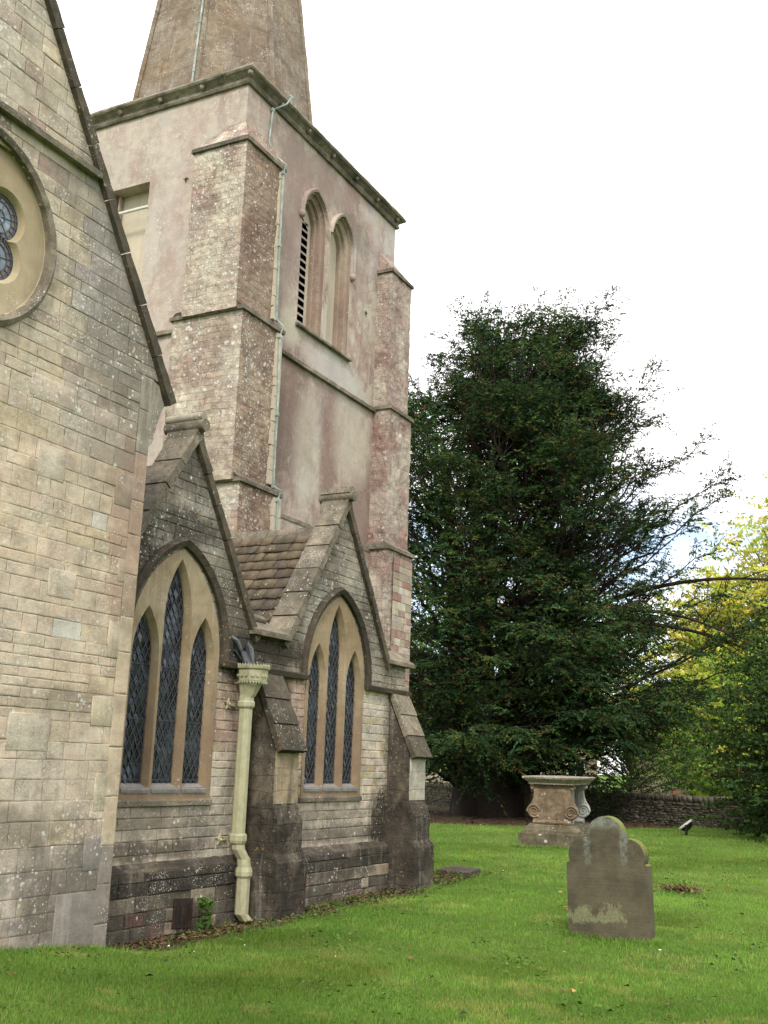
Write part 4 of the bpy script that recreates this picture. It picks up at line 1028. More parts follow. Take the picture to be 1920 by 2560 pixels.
# cornice round the tower
bm = new()
def ringsq(o, z): return [bm.verts.new(p) for p in ((TX0 - o, TY0 - o, z), (TX1 + o, TY0 - o, z), (TX1 + o, TY1 + o, z), (TX0 - o, TY1 + o, z))]
def ringdense(o, z, n=26):
    c = [(TX0 - o, TY0 - o), (TX1 + o, TY0 - o), (TX1 + o, TY1 + o), (TX0 - o, TY1 + o)]; r = []
    for k in range(4):
        for i in range(n): t = i / n; r.append(bm.verts.new((c[k][0] * (1 - t) + c[(k + 1) % 4][0] * t, c[k][1] * (1 - t) + c[(k + 1) % 4][1] * t, z)))
    return r
prev = None
for o, z in ((-.05, 12.98), (.05, 12.98), (.075, 13.02), (.05, 13.05), (.05, 13.09), (.07, 13.11), (.12, 13.15), (.16, 13.17), (.18, 13.20), (.165, 13.25), (.11, 13.28), (-.1, 13.31)):
    r = ringdense(o, z)
    if prev: loft(bm, prev, r)
    prev = r
bm.faces.new(prev)
bmesh.ops.recalc_face_normals(bm, faces=bm.faces[:])
tch(mk('cornice', bm, M['cornice'], rough=(1, .03, .12)))
for k in range(13):
    bm = new()
    if k == 0: c = Vector((TX0 - .10, TY0 - .10, 13.13))
    elif k < 7: c = Vector((TX0 + .92 * k, TY0 - .10, 13.12))
    else: c = Vector((TX0 - .10, TY0 + .92 * (k - 6), 13.12))
    ball(bm, c, .05, (1, 1, 1.15)); ball(bm, c + Vector((-.02, -.02, -.03)), .034); 
    tch(mk('carved_boss', bm, M['cornice'], rough=(1, .03, .05)))
# pale mortar strip up the buttress beside the conductor
cond = empty('lightning_conductor', (14.3, 9.6, 13)); cond.parent = church; cond.matrix_parent_inverse = Matrix.Translation(-church.location)
def cch(o): o.parent = cond; o.matrix_parent_inverse = Matrix.Translation(-cond.location); return o
bm = new(); y1_, y2_, y3_ = TY0 - .39, TY0 - .47, TY0 - .56
pp = [(14.62, TY0 - .10, 13.42), (14.48, TY0 - .26, 13.28), (14.35, TY0 - .22, 13.05), (14.22, TY0 - .03, 12.92), (14.17, TY0 - .03, 12.25), (14.16, TY0 - .12, 12.0), (14.16, y1_ - .04, 11.70), (14.14, y1_, 11.55), (14.16, y1_, 10.2), (14.20, y1_, 8.86),
      (14.22, y2_ - .05, 8.72), (14.22, y2_, 8.55), (14.27, y2_, 7.2), (14.28, y2_, 5.98), (14.30, y3_ - .05, 5.9), (14.30, y3_, 5.75), (14.33, y3_, 3.6)]
tube(bm, pp, .017, 6)
for i, p in enumerate(pp):
    if i in (3, 5, 7, 8, 9, 11, 12, 13, 15): box(bm, (p[0] - .03, p[1] - .022, p[2] - .03), (p[0] + .03, p[1] + .02, p[2] + .03))
cch(mk('copper_strap', bm, M['copper']))
for (x, y, za, zb, wd) in ((14.16, TY0 - .365, 8.85, 11.55, .055), (14.25, TY0 - .445, 6.0, 8.6, .085), (14.32, TY0 - .535, 3.3, 5.78, .11)):
    bm = new(); z = za; rng = random.Random(int(x * 10))
    while z < zb: 
        h = rng.uniform(.16, .3); w2 = wd * rng.uniform(.8, 1.25); box(bm, (x - w2, y - rng.uniform(0, .008), z), (x + wd, y + .05, min(z + h - .008, zb))); z += h
    tch(mk('corner_stones', bm, M['cornerpale'] if 'cornerpale' in M else M['blank'], rough=(2, .01, .1)))
# small iron wall ties
for (x, y, z) in ((TX0 - .02, 11.18, 11.45), (17.95, TY0 - .02, 10.55)):
    bm = new(); d = Vector((0, 1, 0)) if x < TX0 else Vector((1, 0, 0)); p = Vector((x, y, z))
    tube(bm, [p - d * .05, p + d * .05], .009, 6); tube(bm, [p - Vector((0, 0, .07)), p + Vector((0, 0, .03))], .009, 6); ball(bm, p, .015)
    tch(mk('wall_tie', bm, M['rust']))

# ------------------------------------------------------------------ spire
SPX, SPY, SPA, SPZ, SPH = 16.42, 12.82, 1.93, 13.25, 29.
def spire_ring(z, grow=0.):
    a = SPA * (SPH - z) / (SPH - SPZ) + grow; k = .4142
    return [(SPX + a * p, SPY + a * q, z) for p, q in ((-k, -1), (k, -1), (1, -k), (1, k), (k, 1), (-k, 1), (-1, k), (-1, -k))]
SP = empty('spire', (SPX, SPY, 13.3)); SP.parent = church; SP.matrix_parent_inverse = Matrix.Translation(-church.location)
def sch(o): o.parent = SP; o.matrix_parent_inverse = Matrix.Translation(-SP.location); return o
bm = new(); prev = None
zs = [13.25 + .25 * i for i in range(24)] + [20, 23, 26, 28.8]
for z in zs:
    base = spire_ring(z); ring = []
    for i in range(8):
        p, q = Vector(base[i]), Vector(base[(i + 1) % 8])
        for s in range(6): ring.append(bm.verts.new(p.lerp(q, s / 6)))
    if prev: loft(bm, prev, ring)
    prev = ring
bm.faces.new(prev); bmesh.ops.recalc_face_normals(bm, faces=bm.faces[:])
sch(mk('spire_faces', bm, M['spire'], rough=(1, .035, .2)))
bm = new()
for i in range(8):
    pts = []
    for z in [13.25 + j * .5 for j in range(12)] + [22, 27, 28.8]:
        c = Vector((SPX, SPY, z)); p = Vector(spire_ring(z)[i]); pts.append(p + (p - c).normalized() * .01)
    tube(bm, pts, .055, 6)
sch(mk('arris_rolls', bm, M['spire'], rough=(1, .03, .15)))
bm = new(); pts = []
for j in range(16):
    z = 13.35 + j * .4; p = Vector(spire_ring(z)[7]); c = Vector((SPX, SPY, z)); pts.append(p + (p - c).normalized() * .075 + Vector((-.02, .06, 0)))
tube(bm, pts, .02, 6)
for p in pts[::3]: ball(bm, p, .035)
cch(mk('spire_strap', bm, M['copper']))

# ------------------------------------------------------------------ ground
def gh(x, y):
    """lawn height"""
    z = .10 + .03 * math.sin(x * .35 + 1) * math.cos(y * .4) + .012 * mnoise.noise(Vector((x * .8, y * .8, 0)))
    if x < 7.4: z += max(0, min(1, (y - 3.2) / 2.5)) * min(.30, (7.35 - x) * .115)
    d = (6.85 - y)                    # distance in front of the aisle wall
    if x > 7.2 and y < 7.2:
        k = max(0, min(1, 1 - (d - .1) / 1.3)) * max(0, min(1, (x - 7.2) / .5)) * max(0, min(1, (15.6 - x) / 1.6))
        z = z * (1 - k) + (-.02 + .07 * max(0, (x - 9) / 5)) * k
    return z
def earth(x, y):
    """0 grass .. 1 bare leaf-strewn earth"""
    n = .5 * mnoise.noise(Vector((x * 1.7, y * 1.7, 3))) + .25 * mnoise.noise(Vector((x * 5, y * 5, 8)))
    e = 0
    if x > 7.2 and y > 4 and x < 16.5:
        lim = 6.02 if x < 12.8 else 6.02 + .15 * (x - 12.8)
        if y < 6.95: e = max(e, min(1, max(0, (y - lim + n * .55) / .25)))
    # below the yew
    dx, dy = x - 35.2, y - 14.6
    r = math.hypot(dx, dy * .9); e = max(e, min(1, max(0, (6.6 - r + n * 1.2) / .6)))
    return e
def warp_axis(a, b, near, fine, coarse):
    pts = [a]
    while pts[-1] < b:
        p = pts[-1]; pts.append(p + (fine if near[0] < p < near[1] else coarse if abs(p) < 90 else coarse * 12))
    return pts
xs = warp_axis(-300, 700, (2, 34), .16, 3); ys = warp_axis(-500, 500, (-4, 18), .16, 3)
V = np.array([(x, y, 0) for y in ys for x in xs], float); EA = np.zeros((len(V), 3))
for i in range(len(V)):
    x, y = V[i, 0], V[i, 1]; V[i, 2] = gh(x, y) if -20 < x < 60 and -20 < y < 40 else .1
    EA[i] = earth(x, y) if 6 < x < 50 else 0
nx, ny = len(xs), len(ys)
idx = np.arange(nx * ny).reshape(ny, nx)
F = np.stack([idx[:-1, :-1], idx[:-1, 1:], idx[1:, 1:], idx[1:, :-1]], -1).reshape(-1, 4)
me = raw_mesh('ground', V, F, EA, 4)
gmat, t = newmat('lawn'); b = NB(t); P = b.n('ShaderNodeNewGeometry').outputs['Position']
n1 = b.noise(P, .7, 6, .65); n2 = b.noise(P, 6, 6, .7); n3 = b.noise(P, 60, 5, .75); n4 = b.noise(b.mapv(P, (1, 1, 1), (5, 5, 5)), 1.6, 5, .6)
g = b.mix(b.mr(n1, .4, .62), (.085, .16, .022), (.14, .225, .04))
g = b.mix(b.mul(b.mr(n4, .56, .68), .7), g, (.17, .18, .055))
g = b.scalecol(g, b.mul(b.mr(n2, .3, .7, .75, 1.25), b.mr(n3, .3, .7, .45, 1.45)))
e = b.mix(b.mr(n2, .4, .6), (.045, .028, .018), (.075, .05, .03)); e = b.mix(b.mr(n1, .55, .66), e, (.06, .075, .02)); e = b.scalecol(e, b.mr(n3, .3, .7, .5, 1.5))
ea = b.n('ShaderNodeAttribute', attribute_name='tone').outputs['Fac']
g = b.scalecol(g, .9); colr = b.mix(ea, g, e)
bp = b.n('ShaderNodeBump', {'Strength': .8, 'Distance': .03, 'Height': b.add(n3, n2)})
bs = b.n('ShaderNodeBsdfPrincipled', {'Base Color': colr, 'Roughness': .9, 'Normal': bp.outputs[0]}); bs.inputs['Specular IOR Level'].default_value = .1
t.links.new(bs.outputs[0], b.n('ShaderNodeOutputMaterial').inputs[0])
o = bpy.data.objects.new('ground', me); COL.objects.link(o); me.materials.append(gmat); tag(o, kind='structure')
me.polygons.foreach_set('use_smooth', [True] * len(me.polygons))

# grass blades, dense near, thinning with distance
def smooth_noise(x, y, s, seed):
    """cheap vectorised value noise"""
    r = np.random.RandomState(seed).rand(64, 64); X = (x * s) % 64; Y = (y * s) % 64; i = X.astype(int); j = Y.astype(int); fx = X - i; fy = Y - j
    fx = fx * fx * (3 - 2 * fx); fy = fy * fy * (3 - 2 * fy); i1 = (i + 1) % 64; j1 = (j + 1) % 64; i %= 64; j %= 64
    return (r[i, j] * (1 - fx) + r[i1, j] * fx) * (1 - fy) + (r[i, j1] * (1 - fx) + r[i1, j1] * fx) * fy
rs = np.random.RandomState(5)
fw = np.array([.8856, .4645]); rt = np.array([.4645, -.8856])
zones_ = ((5.6, 9.5, 215000, .026), (9.5, 15, 190000, .030), (15, 24, 150000, .036), (24, 38, 90000, .045))
PX = []; PS = []
for d0, d1, n, hgt in zones_:
    d = np.sqrt(rs.rand(n) * (d1 * d1 - d0 * d0) + d0 * d0); s = (rs.rand(n) * 2.25 - 1) * (d * .40 + .3)
    p = fw[None] * d[:, None] + rt[None] * s[:, None]; PX.append(p); PS.append(np.full(n, hgt))
for (fx, fy, rz_, wx, wy, nn_, hh0) in ((10.90, 3.09, -4, .08, .44, 2600, .05), (23.4, 7.9, 12.5, 1.05, .68, 2500, .06), (15.75, 6.75, 10, .45, .35, 900, .05), (9.4, 6.74, 0, 2.0, .06, 1500, .045), (12.0, 6.72, 0, 1.4, .06, 1200, .045), (13.7, 6.36, 0, .36, .05, 500, .05), (7.0, 6.2, 0, .5, .05, 900, .05), (5.9, 6.22, 0, .8, .04, 900, .045)):
    t_ = rs.rand(nn_) * 4; e_ = rs.rand(nn_) * 2 - 1; q1 = np.where(t_ < 2, np.where(t_ < 1, wx, -wx), e_ * wx) + rs.normal(0, .03, nn_); q2 = np.where(t_ < 2, e_ * wy, np.where(t_ < 3, wy, -wy)) + rs.normal(0, .03, nn_)
    if wy < .08: q1 = e_ * wx; q2 = rs.normal(0, .05, nn_)
    c0, s0 = math.cos(R_(rz_)), math.sin(R_(rz_)); PX.append(np.stack([fx + q1 * c0 - q2 * s0, fy + q1 * s0 + q2 * c0], 1)); PS.append(np.full(nn_, hh0))
PX = np.concatenate(PX); PS = np.concatenate(PS)
zz = np.array([gh(x, y) for x, y in PX]); ee = np.array([earth(x, y) for x, y in PX])
def inside_building(x, y): return ((y > YF - .0) & (x < XF + .0)) | ((y > YC - .1) & (x < 14)) | ((y > 6.38) & (((x > 10.08) & (x < 10.7)) | ((x > 13.4) & (x < 14.02))))
keep = (rs.rand(len(PX)) > ee * np.where(PX[:, 0] < 20, .80, .99)) & ~inside_building(PX[:, 0], PX[:, 1])
PX, PS, zz = PX[keep], PS[keep], zz[keep]; n = len(PX)
pn = smooth_noise(PX[:, 0], PX[:, 1], .9, 1); pn2 = smooth_noise(PX[:, 0], PX[:, 1], 4., 2); dry = smooth_noise(PX[:, 0] + 20, PX[:, 1], 1.3, 3) * smooth_noise(PX[:, 0], PX[:, 1], 6, 4)
ang = rs.rand(n) * 6.283; lean = rs.rand(n) * .9; pn3 = smooth_noise(PX[:, 0] + 9, PX[:, 1] + 4, 2.2, 6); hh = PS * (.45 + .9 * rs.rand(n)) * (.6 + .5 * pn2 + .5 * pn3 ** 2); wd = .0022 + .0004 * PS / .026 * (1 + 2.2 * np.linalg.norm(PX, axis=1) / 10)
ca, sa = np.cos(ang), np.sin(ang); la = rs.rand(n) * 6.283
A = np.stack([PX[:, 0] - ca * wd, PX[:, 1] - sa * wd, zz - .004], 1); B = np.stack([PX[:, 0] + ca * wd, PX[:, 1] + sa * wd, zz - .004], 1)
Cc = np.stack([PX[:, 0] + np.cos(la) * hh * lean, PX[:, 1] + np.sin(la) * hh * lean, zz + hh], 1)
VV = np.stack([A, B, Cc], 1).reshape(-1, 3)
base = np.array([.105, .225, .036])[None] * (1 - pn)[:, None] + np.array([.20, .335, .07])[None] * pn[:, None]
dm = np.clip((dry - .40) * 4, 0, .4)[:, None]; base = base * (1 - dm) + np.array([.38, .36, .13])[None] * dm; mossy = np.clip((smooth_noise(PX[:, 0], PX[:, 1] + 13, .8, 9) - .62) * 4, 0, .5)[:, None]; base = base * (1 - mossy) + np.array([.10, .16, .02])[None] * mossy
pn4 = smooth_noise(PX[:, 0] + 3, PX[:, 1] + 8, .45, 7); base *= (.80 + .40 * pn4)[:, None] * np.array([1.22, 1.18, 1.1]) * (.65 + .7 * rs.rand(n))[:, None] * (.82 + .36 * pn3)[:, None]; base[rs.rand(n) < .05] = (.27, .21, .09)
TT = np.repeat(base, 3, 0); TT[0::3] *= .6; TT[1::3] *= .6  # blade feet coloured darker to paint in contact shade
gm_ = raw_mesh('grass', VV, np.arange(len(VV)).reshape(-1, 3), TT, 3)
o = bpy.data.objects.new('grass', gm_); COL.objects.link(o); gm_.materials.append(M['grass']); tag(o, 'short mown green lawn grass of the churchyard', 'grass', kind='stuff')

# fallen leaves: drift along the wall foot, scattered ones on the lawn
def leaf_bits(name, pts, size, cols, label, cat, curl=.5, seed=1, lift=.008):
    r = np.random.RandomState(seed); V = []; F = []; T = []
    for (x, y) in pts:
        a = r.rand() * 6.28; s = size * (.5 + .9 * r.rand()); z = gh(x, y) + lift + r.rand() * lift * 2; c = np.array(cols[r.randint(len(cols))]) * (.7 + .6 * r.rand())
        ux, uy = math.cos(a) * s, math.sin(a) * s; t1, t2 = (r.rand() - .2) * s * curl * 1.6, (r.rand() - .2) * s * curl * 1.6; wq = .55
        b0 = len(V)
        V += [(x - ux, y - uy, z), (x - uy * wq, y + ux * wq, z + t1), (x + ux, y + uy, z + t1 * .4), (x + uy * wq, y - ux * wq, z + t2)]; F += [(b0, b0 + 1, b0 + 2, b0 + 3)]; T += [c] * 4
    me = raw_mesh(name, V, F, np.array(T), 4); o = bpy.data.objects.new(name, me); COL.objects.link(o); me.materials.append(M['litter']); tag(o, label, cat, kind='stuff'); return o
r = np.random.RandomState(8); browns = [(.14, .07, .04), (.09, .05, .032), (.20, .115, .07), (.06, .04, .03), (.13, .09, .055)]
pts = []
while len(pts) < 1500:
    x = 7.35 + r.rand() * 6.1; y = 6.79 - abs(r.normal(0, .30)); 
    dens = .22 + .78 * math.exp(-((x - 8.55) / .75) ** 2) + .3 * math.exp(-((x - 12.9) / .6) ** 2)
    if x < 10.9 and y < 5.7: continue
    if inside_building(np.array([x]), np.array([y]))[0]: continue
    if r.rand() < dens: pts.append((x, y))
for i in range(350): pts.append((14.2 + r.rand() * 2.2, 6.25 + r.rand() * .9))
leaf_bits('leaf_drift', pts, .026, browns, 'brown fallen leaves drifted along the foot of the church wall', 'leaves', lift=.012)
pts = []
for i in range(1100):
    d = 6 + 24 * r.rand() ** .7; s = (r.rand() * 2.25 - 1) * d * .38; p = fw * d + rt * s
    if not inside_building(np.array([p[0]]), np.array([p[1]]))[0]: pts.append(p)
leaf_bits('scattered_leaves', pts, .024, browns + [(.38, .2, .06), (.06, .045, .03), (.05, .04, .035)], 'small dead leaves scattered over the lawn', 'leaves', seed=4, lift=.02)
pts = [(15.58 + r.normal(0, .10), 3.47 + r.normal(0, .13)) for i in range(170)]
leaf_bits('leaf_pile', pts, .03, browns, 'small clump of brown leaves on the lawn right of the headstone', 'leaves', seed=6, lift=.02, curl=1.2)
pts = []
for i in range(70):
    d = 8 + 22 * r.rand(); s = (r.rand() * 2 - 1) * d * .34; p = fw * d + rt * s
    if not inside_building(np.array([p[0]]), np.array([p[1]]))[0] and not (p[1] > 5.9 and p[0] < 15): pts.append(p)
leaf_bits('daisies', pts, .013, [(.8, .8, .78), (.7, .7, .68)], 'tiny white daisies and flecks dotted in the lawn', 'daisies', seed=7, lift=.03)
# bare soil litter under the yew
pts = []
while len(pts) < 2500:
    a = r.rand() * 6.28; rr = 7 * r.rand() ** .5; x, y = 35.2 + rr * math.cos(a), 14.6 + rr * math.sin(a); pts.append((x, y))
leaf_bits('needle_litter', pts, .05, [(.07, .035, .02), (.05, .03, .02), (.10, .05, .03)], 'dark reddish needle litter on the bare ground under the yew', 'leaf litter', seed=9)

# low weeds and clover in the turf, thicker by the wall foot
pts = []
for i in range(260):
    d = 6.2 + 15 * r.rand() ** .8; s = (r.rand() * 2 - 1) * d * .37; p = fw * d + rt * s
    if inside_building(np.array([p[0]]), np.array([p[1]]))[0]: continue
    for k in range(int(6 + 12 * r.rand())): pts.append(p + r.normal(0, .06 + .05 * r.rand(), 2))
for i in range(1300):
    x = 7.4 + r.rand() * 7.2; y = 6.7 - abs(r.normal(0, .45)) 
    if not inside_building(np.array([x]), np.array([y]))[0] and mnoise.noise(Vector((x * 1.5, y * 1.5, 4))) > -.1: pts.append((x, y))
leaf_bits('clover', pts, .017, [(.05, .11, .02), (.07, .15, .03), (.10, .17, .03), (.045, .09, .025)], 'low broad-leaved weeds and clover growing in the turf', 'weeds', seed=15, lift=.018, curl=.8)
# weed by the vent plate
def plant(name, x, y, n, h, cols, label, seed, spread=.10):
    r = np.random.RandomState(seed); V = []; F = []; T = []; z0 = gh(x, y) if y < 40 else .1
    for i in range(n):
        a = r.rand() * 6.28; rad = spread * r.rand() ** .5; zz = z0 + h * r.rand() ** .8; s = .028 * (.6 + r.rand()) * (h / .3) ** .5
        c = np.array([x + rad * math.cos(a), y + rad * math.sin(a) * .6, zz]); u = r.normal(0, 1, 3); u /= np.linalg.norm(u); v = np.cross(u, r.normal(0, 1, 3)); v /= np.linalg.norm(v)
        b0 = len(V); V += [tuple(c - u * s), tuple(c + v * s * .5), tuple(c + u * s), tuple(c - v * s * .5)]; F.append((b0, b0 + 1, b0 + 2, b0 + 3)); T += [np.array(cols[r.randint(len(cols))]) * (.7 + .6 * r.rand())] * 4
    P0 = empty(name, (x, y, z0)); tag(P0, label, 'plant')
    me = raw_mesh('foliage', V, F, np.array(T), 4); o = bpy.data.objects.new('foliage', me); COL.objects.link(o); me.materials.append(M['leaf_dec']); o.parent = P0; o.matrix_parent_inverse = Matrix.Translation(-P0.location)
    bm = new()
    for i in range(6):
        a = r.rand() * 6.28; tube(bm, [(x, y, z0 - .02), (x + .4 * spread * math.cos(a), y + .3 * spread * math.sin(a), z0 + h * .5), (x + .8 * spread * math.cos(a), y + .5 * spread * math.sin(a), z0 + h * .9)], .003 * (h / .3), 4)
    o = mk('stems', bm, M['bark2']); o.parent = P0; o.matrix_parent_inverse = Matrix.Translation(-P0.location)
plant('weed', 9.26, YC - .2, 150, .32, [(.06, .14, .02), (.09, .18, .03)], 'small green weed growing beside the rusty vent plate', 3, .09)

# ------------------------------------------------------------------ churchyard objects
def local_obj(root, name, bm, mat, **k):
    o = mk(name, bm, mat, **k); o.parent = root; return o
# headstone
hs = empty('headstone', (10.90, 3.09, .08)); hs.rotation_euler = (R_(-1.6), R_(-1.), R_(-4)); tag(hs, 'brown weathered headstone with three rounded lobes and pale green lichen on the near lawn', 'headstone')
def arc(cx, cz, r, a0, a1, n): return [(cx + r * math.cos(R_(a0 + (a1 - a0) * i / n)), cz + r * math.sin(R_(a0 + (a1 - a0) * i / n))) for i in range(n + 1)]
out_ = [(-.415, -.2), (.415, -.2), (.415, .70), (.388, .715), (.372, .705)] + arc(.225, .78, .165, -27, 100, 12) + arc(0, .97, .182, -22, 202, 20) + arc(-.225, .78, .165, 80, 207, 12) + [(-.372, .705), (-.388, .715), (-.415, .70)]
bm = new(); prism(bm, [(-.05, -u * .99, v) for u, v in out_], (.13, 0, 0))
hm, t = newmat('headstone_weathered'); b = NB(t)
ob = b.n('ShaderNodeTexCoord').outputs['Object']; so = b.n('ShaderNodeSeparateXYZ', {0: ob}); yy, zz_ = so.outputs['Y'], so.outputs['Z']
f1 = b.noise(ob, 14, 6, .7); f2 = b.noise(ob, 90, 4, .7); f3 = b.noise(ob, 4, 4, .6); grain = b.noise(b.mapv(ob, (3, 3, 60), (0, 0, 0)), 1, 4)
c = b.mix(b.mr(f3, .4, .62), (.122, .106, .070), (.082, .073, .049)); c = b.scalecol(c, b.mul(b.mr(f2, .25, .75, .8, 1.2), b.mr(grain, .3, .7, .88, 1.12)))
# grey bloom around the top lobe and down the joints, moss on the rim, pale lichen band low on the face
dx2 = b.n('ShaderNodeMath', {0: yy, 1: 2.}, operation='POWER').outputs[0]; dz = b.sub(zz_, .97); dz2 = b.n('ShaderNodeMath', {0: dz, 1: 2.}, operation='POWER').outputs[0]
topm = b.mr(b.add(zz_, b.mul(b.sub(f1, .5), .22)), 1.02, 1.07)
jt = b.n('ShaderNodeMath', {0: b.sub(b.n('ShaderNodeMath', {0: yy}, operation='ABSOLUTE').outputs[0], .185)}, operation='ABSOLUTE').outputs[0]
jm = b.mul(b.mul(b.mr(b.add(jt, b.mul(b.sub(f1, .5), .08)), .045, .02), b.mr(zz_, .66, .80)), .8)
gr = b.n('ShaderNodeMath', {0: topm, 1: jm}, operation='MAXIMUM').outputs[0]
c = b.mix(b.mul(gr, b.mr(f2, .35, .6, .4, .95)), c, (.23, .25, .21))
c = b.mix(b.mul(b.mul(b.mr(zz_, .60, .80), b.mr(f1, .5, .6)), .55), c, (.055, .05, .038))
bl = b.noise(b.mapv(ob, (1, 1, .55), (3, 1, 2)), 7.5, 7, .72)
env = b.mul(b.mr(zz_, .10, .19), b.mr(zz_, .44, .20)); env = b.mul(env, b.mr(yy, -.26, -.08))
band = b.mr(b.add(bl, b.mul(env, .36)), .70, .76); band = b.mul(b.mul(band, b.mr(env, 0., .12)), b.mr(b.noise(ob, 75, 4, .8), .36, .48))
c = b.mix(b.mul(b.mul(band, b.mr(f2, .3, .6, .35, 1.)), .62), c, (.31, .33, .18))
vo = b.n('ShaderNodeTexVoronoi', {'Vector': ob, 'Scale': 13.}); sp = b.mul(b.mr(b.add(vo.outputs['Distance'], b.mul(b.sub(f2, .5), .2)), .17, .12), b.mr(b.n('ShaderNodeSeparateColor', {0: vo.outputs['Color']}).outputs[0], .72, .78))
c = b.mix(b.mul(b.mul(sp, b.mr(zz_, .62, .5)), .7), c, (.34, .34, .18))
nrm = b.n('ShaderNodeSeparateXYZ', {0: b.n('ShaderNodeNewGeometry').outputs['Normal']}).outputs['Z']
c = b.mix(b.mul(b.mr(nrm, .0, .35), b.mr(f1, .3, .5)), c, (.15, .165, .035))
bp = b.n('ShaderNodeBump', {'Strength': .5, 'Distance': .01, 'Height': b.add(f2, f1)})
bs = b.n('ShaderNodeBsdfPrincipled', {'Base Color': c, 'Roughness': .85, 'Normal': bp.outputs[0]}); bs.inputs['Specular IOR Level'].default_value = .2
t.links.new(bs.outputs[0], b.n('ShaderNodeOutputMaterial').inputs[0])
o = mk('slab', bm, hm, bevel=.018); o.parent = hs
# leaning headstone slab by the boundary wall
bm = new(); prism(bm, [(-.04, -.31, -.1), (-.04, .31, -.1), (-.04, .31, .69), (-.04, -.27, .71), (-.04, -.31, .68)], (.08, 0, 0))
o = mk('headstone', bm, M['tomb_base'], bevel=.01); o.location = (36.5, 6.55, .15); o.rotation_euler = (0, R_(4), R_(14)); tag(o, 'plain square-topped gravestone leaning against the far boundary wall', 'headstone')
bm = new(); prism(bm, [(-.04, -.25, -.1), (-.04, .25, -.1), (-.04, .25, .45), (-.04, -.25, .45)], (.08, 0, 0))
o = mk('headstone', bm, M['drystone_plain'] if 'drystone_plain' in M else M['coping'], bevel=.01); o.location = (36.3, 5.8, .15); o.rotation_euler = (0, R_(4), R_(14)); tag(o, 'small pale stone slab half hidden by the dark foliage at the right edge', 'headstone')
# tall dark headstone beyond the tomb
out2 = [(-.42, -.1), (.42, -.1), (.42, 1.3)] + arc(0, 1.3, .42, 10, 170, 10) + [(-.42, 1.3)]
bm = new(); prism(bm, [(-.05, -u, v) for u, v in out2], (.1, 0, 0))
o = mk('headstone', bm, M['head'], bevel=.01); o.location = (38.2, 14.15, .15); o.rotation_euler = (0, 0, R_(18)); tag(o, 'tall dark headstone under the yew, seen behind the left end of the chest tomb', 'headstone')

# chest tomb
tb = empty('chest_tomb', (22.59, 7.03, .12)); tb.rotation_euler = (0, R_(-.6), R_(5)); tag(tb, 'carved stone chest tomb with scrolled ends and overhanging slab on the lawn', 'tomb')
TLn, TWd = 1.8, 1.27   # local x length, y width; origin at its near right corner
bm = new(); gridbox(bm, (-.03, -.03, -.2), (TLn + .03, TWd + .03, .235), .12); tb_o = local_obj(tb, 'plinth', bm, M['tomb_base'], rough=(1, .022, .12))
bm = new()
a = [(.03, .03, .22), (TLn - .03, .03, .22), (TLn - .03, TWd - .03, .22), (.03, TWd - .03, .22)]; c = [(.17, .15, .42), (TLn - .17, .15, .42), (TLn - .17, TWd - .15, .42), (.17, TWd - .15, .42)]
R2 = [[bm.verts.new(p) for p in r_] for r_ in (a, [(p[0] + .02 * (1 if p[0] < 1 else -1), p[1] + .02 * (1 if p[1] < .6 else -1), .30) for p in a], c)]
for A_, B_ in zip(R2, R2[1:]): loft(bm, A_, B_)
bm.faces.new(R2[0][::-1]); bm.faces.new(R2[2]); local_obj(tb, 'stepped_base', bm, M['tomb_base'], rough=(4, .03, .1))
# end panels: bell shaped outline with scrolls
def bell(x0, x1, nm, mat):
    cy = TWd / 2; prof = [(.42, .40), (.44, .405), (.49, .405), (.50, .385), (.53, .42), (.60, .51), (.70, .535), (.78, .51), (.86, .455), (.95, .415), (1.06, .40), (1.20, .41), (1.24, .42)]
    L_ = [(x0, cy + w_, z) for z, w_ in prof]; R3 = [(x0, cy - w_, z) for z, w_ in prof]
    bm = new(); prism(bm, L_ + R3[::-1], (x1 - x0, 0, 0))
    for s in (1, -1):
        pts = []
        for i in range(46):
            th = 6.283 * i / 19; rr = .150 * (1 - i / 52); pts.append((x0 - .012, cy + s * (.395 + rr * math.cos(th)), .665 + rr * math.sin(th)))
        tube(bm, pts, [.024 * (1 - i / 70) for i in range(46)], 6)
        tube(bm, [(x0 - .03, cy + s * .43, 1.18), (x1 + .03, cy + s * .43, 1.18)], .045, 10)
    tube(bm, [(x0 - .02, cy - .41, .465), (x0 - .02, cy + .41, .465)], .045, 8)
    return local_obj(tb, nm, bm, mat, rough=(1, .014, .08))
bell(.24, .36, 'end_panel', M['tomb']); bell(TLn - .36, TLn - .24, 'end_panel', M['tomb_wash'])
bm = new(); gridbox(bm, (.34, .42, .41), (TLn - .34, TWd - .42, 1.25), .12); local_obj(tb, 'chest', bm, M['tomb_wash'], rough=(1, .03, .1))
for s in (.27, TWd - .39):
    bm = new(); prism(bm, [(.50, s, .42), (.66, s, .42), (.62, s, 1.0), (.64, s, 1.24), (.48, s, 1.24), (.52, s, .9)], (0, .12, 0)); local_obj(tb, 'side_pilaster', bm, M['tomb_wash'], rough=(2, .02, .08))
bm = new(); R4 = []
for o_, z in ((.0, 1.24), (.0, 1.27), (.03, 1.30), (.07, 1.33), (.10, 1.355), (.11, 1.385), (.095, 1.40)):
    n4_ = 10; c4 = [(.14 - o_, .14 - o_), (TLn - .14 + o_, .14 - o_), (TLn - .14 + o_, TWd - .14 + o_), (.14 - o_, TWd - .14 + o_)]; rr = []
    for k in range(4):
        for i in range(n4_): t__ = i / n4_; rr.append(bm.verts.new((c4[k][0] * (1 - t__) + c4[(k + 1) % 4][0] * t__, c4[k][1] * (1 - t__) + c4[(k + 1) % 4][1] * t__, z)))
    R4.append(rr)
